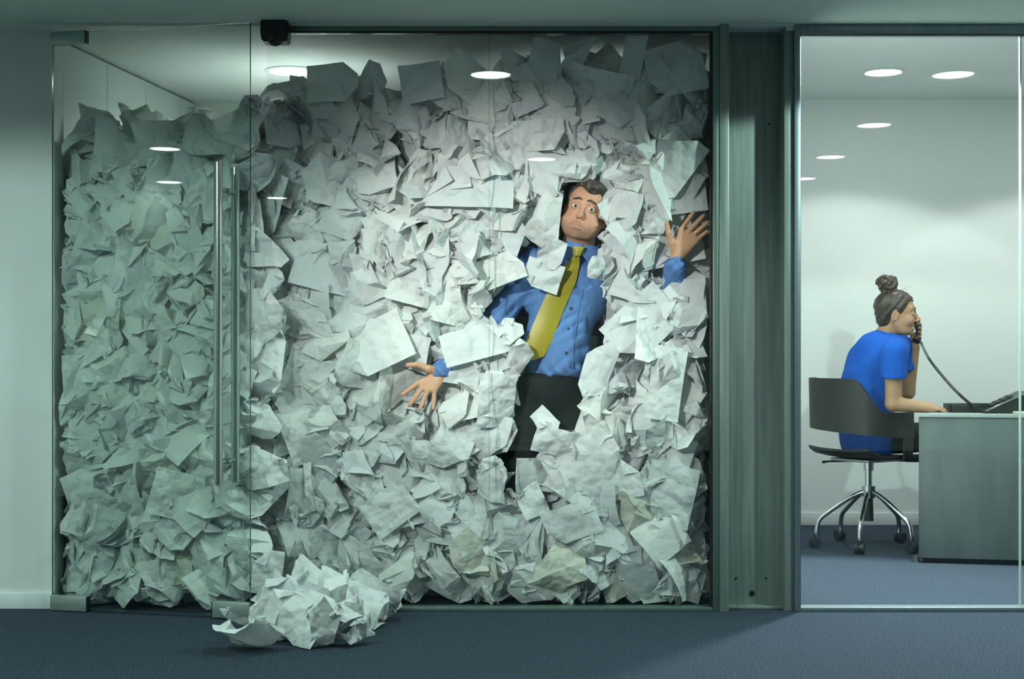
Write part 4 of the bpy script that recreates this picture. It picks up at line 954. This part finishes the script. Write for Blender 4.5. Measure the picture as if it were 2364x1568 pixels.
# single sheets one can pick out in the photograph -------------------------------------------------
HERO = [ # px, py, angle, w, h, amp, depth, label, colour
 (1484, 748, 42, .29, .205, .010, .014, 'large creased white sheet below the man\'s raised forearm', 'paper'),
 (1254, 636, -18, .115, .155, .0132, .030, 'folded white sheet lying over the chest beside the yellow tie', 'paper'),
 (1156, 622, 20, .19, .125, .0130, .018, 'pocket-like folded sheet across the man\'s upper arm by the pane joint', 'paper'),
 (1098, 792, 15, .275, .135, .012, .014, 'long folded sheet lying above the wrist of the lowered hand', 'paper'),
 (1538, 885, 82, .297, .135, .006, .016, 'tall flat folded sheet right of the trousers, near the side frame', 'paper'),
 (1350, 1066, 32, .297, .21, .009, .014, 'very large flat sheet over the man\'s right-hand knee', 'paper'),
 (1408, 1112, 12, .25, .16, .010, .034, 'large sheet tucked behind the flat sheet at the knee', 'paper'),
 (1085, 432, -3, .35, .165, .009, .014, 'broad smooth sheet crossing the pane joint left of the face', 'paper'),
 (1244, 312, 4, .21, .125, .008, .016, 'horizontally folded sheet above the head and right of the joint', 'paper'),
 (1582, 158, 12, .21, .23, .008, .016, 'large dim sheet standing in the upper right corner of the pane', 'paper'),
 (1460, 128, 80, .21, .09, .012, .03, 'narrow upright sheet poking up under the head frame', 'paper'),
 (1322, 138, 65, .25, .10, .014, .03, 'long slanting sheet reaching the head frame above the face', 'paper'),
 (1260, 155, 80, .21, .12, .014, .05, 'dim curled sheet below the head frame, left of the slanting one', 'paper'),
 (768, 190, 4, .21, .16, .008, .016, 'square-topped sheet standing up against the heap room lamp', 'paper'),
 (858, 190, 70, .15, .10, .020, .03, 'small curled sheet standing at the crest right of the lamp', 'paper'),
 (972, 190, 8, .17, .16, .012, .03, 'upright sheet with a rounded corner at the crest above mid pane', 'paper'),
 (1085, 185, -35, .24, .15, .010, .02, 'dim pointed sheet rising left of the pane joint', 'paper'),
 (1142, 232, 80, .26, .17, .014, .016, 'big rounded sheet across the joint under the mirrored lamp', 'paper'),
 (1205, 150, 10, .19, .10, .02, .04, 'ragged dim sheet at the crest right of the pane joint', 'paper'),
 (1385, 175, 40, .21, .15, .014, .04, 'creased dim sheet at the crest right of the slanting one', 'paper'),
 (226, 732, 86, .20, .185, .012, .02, 'pale cream sheet bulging behind the door at half height', 'cream'),
 (300, 628, 72, .30, .20, .014, .02, 'tall pale sheet hanging behind the door above the cream one', 'paper'),
 (160, 590, 80, .26, .11, .014, .03, 'narrow sheet along the hinge edge of the glass door', 'paper'),
 (418, 1148, -16, .24, .19, .010, .02, 'large flat sheet behind the door below the pull handle', 'paper'),
 (272, 905, -70, .28, .19, .016, .02, 'large rumpled sheet behind the lower half of the door', 'paper'),
 (355, 520, -15, .22, .14, .018, .02, 'cream rumpled sheet behind the door level with the handle top', 'cream'),
 (1546, 1142, 78, .25, .20, .012, .014, 'broad upright sheet near the side frame right of the knees', 'paper'),
 (1468, 1200, 75, .20, .14, .022, .014, 'cream crumpled sheet low on the right pane, highest of three cream ones', 'cream'),
 (1278, 1318, 10, .24, .18, .024, .014, 'cream crumpled sheet low in the middle of the right pane', 'cream'),
 (1100, 1292, -40, .22, .12, .022, .014, 'cream crumpled sheet low at the pane joint', 'cream'),
 (1146, 925, 86, .22, .15, .012, .014, 'upright sheet with a straight edge left of the trousers', 'paper'),
 (1050, 1010, 68, .28, .12, .016, .016, 'narrow triangular sheet below the lowered hand, left of the joint', 'paper'),
 (1262, 976, -48, .16, .065, .014, .016, 'small stiff folded slip in front of the trousers', 'paper'),
 (1286, 1020, -12, .17, .09, .018, .02, 'small crushed sheet below the slip at the trousers', 'paper'),
 (1436, 468, 78, .21, .135, .014, .014, 'bright folded sheet covering the man\'s cheek and temple on the right', 'paper'),
 (1256, 500, 84, .23, .105, .014, .045, 'bright upright sheet along the left side of the face', 'paper'),
 (1336, 396, 8, .14, .07, .018, .04, 'small bright crumple resting on the man\'s hair', 'paper'),
 (1240, 398, -28, .22, .12, .016, .045, 'bright slanting sheet left of the man\'s hair', 'paper'),
 (1386, 616, 62, .13, .085, .014, .016, 'small bright sheet over the shoulder right of the collar', 'paper'),
 (1452, 660, -12, .22, .10, .014, .03, 'bright creased sheet above the large sheet under the forearm', 'paper'),
 (1270, 590, 70, .16, .085, .016, .02, 'bright crumpled sheet between shoulder and tie knot', 'paper'),
 (1445, 570, -50, .24, .15, .020, .02, 'bright broad sheet between the collar and the raised hand', 'paper'),
 (1498, 500, 70, .22, .13, .018, .02, 'bright sheet left of the raised hand', 'paper'),
 (1578, 445, 6, .21, .17, .008, .055, 'smooth sheet behind the fingers of the raised hand', 'paper'),
 (1196, 838, 70, .19, .09, .018, .016, 'crushed sheet left of the tie tip at the waist', 'paper'),
 (1382, 850, 75, .22, .10, .020, .016, 'crushed upright sheet right of the shirt above the belt', 'paper'),
 (1400, 930, 25, .24, .13, .022, .016, 'folded sheet right of the trousers below the belt', 'paper'),
 (1400, 985, -25, .21, .13, .020, .02, 'rumpled sheet right of the slip in front of the trousers', 'paper'),
 (1588, 556, 12, .21, .19, .009, .118, 'sheet in shade behind the palm of the raised hand', 'paper'),
 (930, 812, -10, .20, .14, .014, .06, 'pale sheet behind the thumb of the lowered hand', 'paper'),
 (1065, 862, -8, .15, .09, .010, .055, 'flat sheet right of the lowered wrist', 'paper'),
 (860, 800, 25, .30, .20, .012, .016, 'large pale sheet up and left from the lowered hand', 'paper'),
 (900, 1175, 35, .20, .16, .008, .014, 'flat diamond-shaped sheet low on the left pane', 'paper'),
 (1320, 1206, 20, .22, .15, .010, .016, 'flat sheet below the very large one at the knee', 'paper'),
]
for px, py, ang, w_, h_, amp, dp, lb, m in HERO:
    r_ = np.random.RandomState(int(px*7 + py)); land = w_ >= h_
    if amp >= .0135: X, T = sheet(r_, (w_*1.25, h_*1.3), (w_*.50, .034, h_*.50), 10, 4, 4, r_.uniform(.12, .3), .6, 10, .020)
    else: X, T = flat_sheet(r_, (w_, h_), amp*(1.7 if amp < .012 else 1.8), 9 if land else 7, 7 if land else 9, 4 if amp < .012 else 8)
    a = math.radians(-ang if land else 90 - ang); R = rotm(r_.uniform(-.12, .12), a, r_.uniform(-.12, .12)); R = rotm(0, a, 0) @ rotm(r_.uniform(-.10, .10), 0, r_.uniform(-.10, .10))
    me = np_mesh('paper_sheet', X, T, [M[m]], None, True, 20); dy = dp if px > 600 else door_y(px) + dp - .01
    sh_ = walls(X @ R.T + A(P(px, py, dy - (X @ R.T)[:, 1].min())))
    o, V = put(X, me, 'flat', px, py, dy, R, m); o.location = o.location + Vector(sh_); tag(o, lb, 'paper sheet', 'crumpled sheets heaped behind the glass'); ITEMS.pop()
# the rest of the front layer ------------------------------------------------------------------------
pts = [(h[0], h[1], 46) for h in HERO]; tries = 0; placed = 0; TARGET = 280 - len(HERO)
pr = random.Random(8)
while placed < TARGET and tries < 30000:
    tries += 1; px, py = pr.uniform(124, 1640), pr.uniform(120, 1398)
    if py < top_at(px) + 12 or (575 < px < 700 and py > 1330): continue
    low = max(0, min(1, (py - 650)/600)); x = pr.random(); kind = 'ball' if x < .16 + .36*low else 'fold' if x < .62 + .25*low else 'loose'
    rad = {'ball': 58, 'fold': 62, 'loose': 73}[kind]*(1 if tries < 9000 else .86 if tries < 16000 else .74)
    if any((px - a)**2 + (py - b)**2 < ((rad + c_)/2*.98)**2 for a, b, c_ in pts): continue
    gi = pr.randrange(len(GAL[kind])); R = rotm(pr.uniform(-.35, .35), pr.uniform(0, 2*PI), pr.uniform(-.35, .35)); X = GAL[kind][gi][0]
    V = X @ R.T; dep = door_y(px) + pr.uniform(0, .045); c = A(P(px, py, dep - V[:, 1].min())); W_ = V + c
    sh_ = walls(W_); W_ = W_ + sh_
    if not clear(W_, .012) or abs(sh_[0]) > .10 or sh_[2] > .06: continue
    q = scr(W_)
    if (q[:, 1] < top_at(q[:, 0]) - 6).mean() > .06: continue
    m = 'cream' if py > 1050 and pr.random() < .05 else 'paper'
    o, _ = put(X, gal_mesh(kind, gi, m), kind, px, py, dep, R, m); o.location = o.location + Vector(sh_); pts.append((px, py, rad)); placed += 1
NFRONT = placed
# the deeper sheets: nobody could count them, joined into one mass ----------------------------------------
BG = {'ball': [sheet(rng, A4, (.075, .055, .075), 9, 2, 3, .15, 1, 3) for k in range(14)], 'fold': [sheet(rng, A4, (.09, .045, .09), 8, 2, 3, .2, 1, 4) for k in range(14)], 'loose': [sheet(rng, A4, (.105, .045, .12), 6, 3, 4, .25, 1, 4) for k in range(14)]}
bvs, bfs, bts, nb_ = [], [], [], 0
def mass(px, py, depth, R, kind, gi, sc=1.0, world=None):
    global nb_
    X, T = BG[kind][gi]; V = (X*sc) @ R.T; W_ = V + (A(P(px, py, depth)) if world is None else A(world))
    W_ = W_ + walls(W_); bvs.append(W_); bfs.append(T + nb_); bts.append(np.full(len(W_), pr.random())); nb_ += len(W_)
for layer, (d0, d1, step) in enumerate(((.085, .15, 60), (.21, .27, 70), (.42, .50, 92))):
    for gy in np.arange(100, 1402, step):
        for gx in np.arange(118, 1650, step):
            px, py = gx + pr.uniform(-.4, .4)*step, gy + pr.uniform(-.4, .4)*step
            if py < top_at(px) + 38 - layer*6: continue
            k = pr.choice(['ball', 'fold', 'loose', 'fold']); R = rotm(pr.uniform(-.5, .5), pr.uniform(0, 6.3), pr.uniform(-.5, .5)); d = pr.uniform(d0, d1) + (door_y(px) - .02)*(1 if layer == 0 else .6)
            gi = pr.randrange(14); X = BG[k][gi][0] @ R.T + A(P(px, py, d))
            sh_ = walls(X); X = X + sh_
            if layer < 2 and not clear(X, .03): continue
            q = scr(X)
            if (q[:, 1] < top_at(q[:, 0]) - 4).mean() > .05: continue
            mass(px, py, d, R, k, gi, 1.0, A(P(px, py, d)) + sh_)
filled = 0
for i in range(4000):     # sheets squeezed in beside and behind the man
    px, py = pr.uniform(900, 1640), pr.uniform(380, 1110); d = pr.uniform(.15, .26); k = pr.choice(['ball', 'fold', 'fold']); gi = pr.randrange(14); R = rotm(pr.uniform(-.6, .6), pr.uniform(0, 6.3), pr.uniform(-.6, .6))
    near = min(abs(px - x) + abs(py - y) for pl in SHOWN for x, y in pl)
    if near > 70: continue
    X = (BG[k][gi][0]*.8) @ R.T + A(P(px, py, d)); X = X + walls(X)
    if not clear(X, .02): continue
    mass(px, py, d, R, k, gi, .8); filled += 1
    if filled > 190: break
for i in range(330):   # the top of the heap, running back into the room
    y = pr.uniform(.28, 1.55); px = pr.uniform(150, 1600); zt = P(px, top_at(px), .1).z - .10 - .06*y + pr.uniform(-.05, .05); x = P(px, 0, .1).x
    y = min(y, 1.52); zt = min(zt, CEIL_P - .16)
    mass(0, 0, 0, rotm(PI/2 + pr.uniform(-.6, .6), pr.uniform(0, 6.3), pr.uniform(-.6, .6)), pr.choice(['ball', 'fold', 'loose']), pr.randrange(14), 1.0, (x, y, zt))
# solid heart of the heap under those layers
gx = np.linspace(-1.70, .80, 34); gz = np.linspace(0, 1, 26); cv = []
for z in gz:
    for x in gx:
        px = CX0 + x*FPX/(.55 - CAMY); h = P(px, top_at(px), .1).z - .24; cv.append((x, .56 + .04*math.sin(x*19 + z*31) + .03*math.sin(x*47 - z*23), h*z))
for y in (1.0, 1.66):
    for x in gx: px = CX0 + x*FPX/(.55 - CAMY); cv.append((max(x, -1.62), y, P(px, top_at(px), .1).z - .27 - .05*y + .03*math.sin(x*23 + y*11)))
cv = np.array(cv); nr_ = 28; idx = np.arange(nr_*34).reshape(nr_, 34); a, b, c, d = idx[:-1, :-1].ravel(), idx[:-1, 1:].ravel(), idx[1:, 1:].ravel(), idx[1:, :-1].ravel()
bvs.append(cv); bfs.append(np.concatenate([np.stack([a, b, c], -1), np.stack([a, c, d], -1)]) + nb_); bts.append(np.full(len(cv), .5)); nb_ += len(cv)
me = np_mesh('paper_mass', np.concatenate(bvs), np.concatenate(bfs), [M['paper']], None, True, 24)
at = me.attributes.new('tint', 'FLOAT', 'POINT')
if len(at.data) == nb_: at.data.foreach_set('value', np.concatenate(bts).astype(np.float32))
mo = bpy.data.objects.new('paper_heap', me); C.objects.link(mo); tag(mo, 'deep mass of crumpled office paper filling the glass room', 'paper heap', None, 'stuff')

# labels for the front layer: shape, colour, nearest landmark, bearing, then rank by height where several agree -----------------
LAND = [('upper door hinge', 160, 90), ('handle top', 520, 380), ('handle middle', 520, 745), ('handle foot', 520, 1112), ('door lock', 534, 1420), ('lower door hinge', 164, 1393),
        ('motion sensor', 636, 72), ('the face', 1345, 490), ('raised hand', 1585, 550), ('lowered hand', 975, 890), ('tie tip', 1223, 830), ('black trousers', 1270, 950), ('left sleeve', 1150, 720),
        ('spilled pile', 690, 1400), ('diamond-shaped sheet', 900, 1175), ('broad smooth sheet', 1085, 432), ('huge knee sheet', 1350, 1066), ('tall folded sheet', 1538, 885), ('low cream sheet', 1278, 1318), ('sheet under handle', 418, 1148), ('cream sheet', 226, 732), ('square-topped sheet', 768, 190), ('upper corner sheet', 1582, 158), ('large pale sheet', 860, 800), ('door edge', 578, 560)]
def bearing(dx, dy):
    a = math.degrees(math.atan2(-dy, dx)) % 360; return ['right of', 'above and right of', 'above', 'above and left of', 'left of', 'below and left of', 'below', 'below and right of'][int((a + 22.5)//45) % 8]
ORD = ['highest', 'second highest', 'third highest', 'fourth highest', 'fifth highest', 'sixth highest', 'seventh highest', 'eighth highest', 'ninth highest', 'tenth highest']
cells = {}
for it in ITEMS:
    o, kind, px, py, m = it; l = min(LAND, key=lambda q: (q[1] - px)**2 + (q[2] - py)**2); dist = math.hypot(l[1] - px, l[2] - py)
    lb = '%s %s %s %s %s' % (FAC[kind], 'cream' if m == 'cream' else 'white', 'paper', ('just ' if dist < 75 else 'well ' if dist > 150 else '') + bearing(px - l[1], py - l[2]), l[0]); cells.setdefault(lb, []).append(it)
for lb, its in cells.items():
    its.sort(key=lambda t: t[3])
    for k, it in enumerate(its):
        tag(it[0], lb if len(its) == 1 else lb + (', ' + ('upper', 'lower')[k] if len(its) == 2 else ', ' + ORD[k]), 'paper sheet', 'crumpled sheets heaped behind the glass')
# ------------------------------------------------------------------ the sheets spilled through the door gap onto the carpet
SPILL = [ # px, py of centre, Y, kind, size w,h, rotation, label
 (617, 1330, -.085, 'flat', .12, .20, (.1, .10, .25), 'smooth upright sheet at the top of the spilled pile by the door edge'),
 (624, 1392, -.20, 'fold', .9, 0, (.3, 1.2, .2), 'crushed sheet against the door edge above the lock'),
 (655, 1372, -.17, 'fold', .95, 0, (.2, .3, .5), 'bright rumpled sheet below the smooth one of the spilled pile'),
 (705, 1366, -.14, 'loose', .8, 0, (.5, 2.2, .1), 'broad bright sheet on the upper right shoulder of the spilled pile'),
 (655, 1432, -.36, 'loose', .8, 0, (-.5, .4, .3), 'rumpled sheet in the middle of the spilled pile right of the lock'),
 (702, 1428, -.38, 'fold', .95, 0, (.4, 3.0, .4), 'large crumple in the middle of the spilled pile'),
 (762, 1412, -.26, 'fold', .9, 0, (.1, 4.0, .6), 'crushed sheet right of the middle of the spilled pile'),
 (815, 1418, -.24, 'ball', 1.0, 0, (.2, 1.0, .3), 'crumpled ball on the right slope of the spilled pile'),
 (858, 1420, -.22, 'fold', .95, 0, (.6, 2.0, .2), 'folded sheet near the right end of the spilled pile'),
 (898, 1424, -.22, 'ball', .80, 0, (.9, 5.0, .1), 'crumpled sheet at the far right tip of the spilled pile'),
 (742, 1476, -.74, 'ball', 1.0, 0, (.3, .6, .2), 'big crumpled ball at the front edge of the spilled pile'),
 (792, 1464, -.60, 'ball', .85, 0, (.5, 2.6, .4), 'crumpled ball behind the big front one, to its right'),
 (818, 1478, -.68, 'ball', .70, 0, (.1, 3.9, .5), 'small crumpled ball at the right front of the spilled pile'),
 (668, 1468, -.66, 'fold', .85, 0, (.7, 5.6, .2), 'folded sheet at the left front of the spilled pile'),
 (572, 1476, -.80, 'fold', .95, 0, (.8, .8, .3), 'twisted open sheet at the front left of the spilled pile'),
 (552, 1452, -.46, 'strip', .17, .035, (.35, .45, .1), 'narrow curling strip of paper below the door lock'),
 (672, 1408, -.22, 'ball', 1.0, 0, (.3, 2.1, .7), 'crumpled ball tucked under the bright sheets of the spilled pile'),
 (735, 1440, -.48, 'fold', .9, 0, (.9, .1, .3), 'crushed sheet lying behind the big front ball'),
 (632, 1462, -.60, 'fold', .85, 0, (.4, 4.4, .5), 'small crushed sheet between the twisted sheet and the lock'),
 (700, 1470, -.66, 'fold', .95, 0, (.6, 1.7, .1), 'crushed sheet between the big front ball and the folded sheet'),
 (608, 1462, -.66, 'ball', .75, 0, (.2, 1.9, .6), 'small ball right of the twisted sheet at the pile front'),
 (690, 1396, -.24, 'fold', .85, 0, (.8, 2.4, .1), 'small bright crush high in the middle of the spilled pile'),
 (742, 1388, -.18, 'ball', .80, 0, (.1, .4, .9), 'small ball on the upper right shoulder of the spilled pile'),
 (775, 1446, -.46, 'fold', .85, 0, (.3, 5.1, .6), 'small crush in the right half of the spilled pile'),
 (842, 1440, -.36, 'fold', .75, 0, (.7, 2.9, .4), 'low crushed sheet under the right slope of the spilled pile'),
 (638, 1402, -.26, 'ball', .80, 0, (.9, 1.3, .2), 'small ball in the left half of the spilled pile'),
 (712, 1455, -.58, 'ball', .85, 0, (.5, 3.3, .7), 'ball just left of the big front one in the spilled pile'),
]
for px, py, Y, kind, s1, s2, rr, lb in SPILL:
    r_ = np.random.RandomState(int(px + 3*py))
    if kind == 'flat': X, T = flat_sheet(r_, (s1, s2), .010, 6, 9, 5)
    elif kind == 'strip':
        X, T = flat_sheet(r_, (s1, s2), .004, 26, 4, 3); t = X[:, 0]/s1; X[:, 2] += .020*np.tanh(t*9) * -1 + .012*np.sin(t*9); X[:, 1] += .02*np.sin(t*5)
    else:
        e = {'ball': (.070, .055, .062), 'fold': (.085, .045, .085), 'loose': (.10, .05, .11)}[kind]; X, T = sheet(r_, (A4[0]*s1**.5, A4[1]*s1**.5), np.array(e)*s1, {'ball': 14, 'fold': 11, 'loose': 8}[kind], 4, 5, r_.uniform(.10, .3), 1, 9, .014)
    R = rotm(rr[0], rr[1], rr[2]); V = X @ R.T; c = A(P(px, py, Y)); lo_ = V[:, 2].min() + c[2]
    if lo_ < .003 or Y < -.55: c[2] += .003 - lo_
    me = np_mesh('paper_sheet', X, T, [M['paper']], None, True, 24); o = bpy.data.objects.new('paper_sheet', me); C.objects.link(o)
    o.location = c; o.rotation_euler = Matrix(R).to_euler(); tag(o, lb, 'paper sheet', 'sheets spilled out of the door onto the carpet')
print('FRONT', NFRONT, 'tries', tries, 'heroes', len(HERO), 'mass verts', nb_, 'unique labels', len(cells))
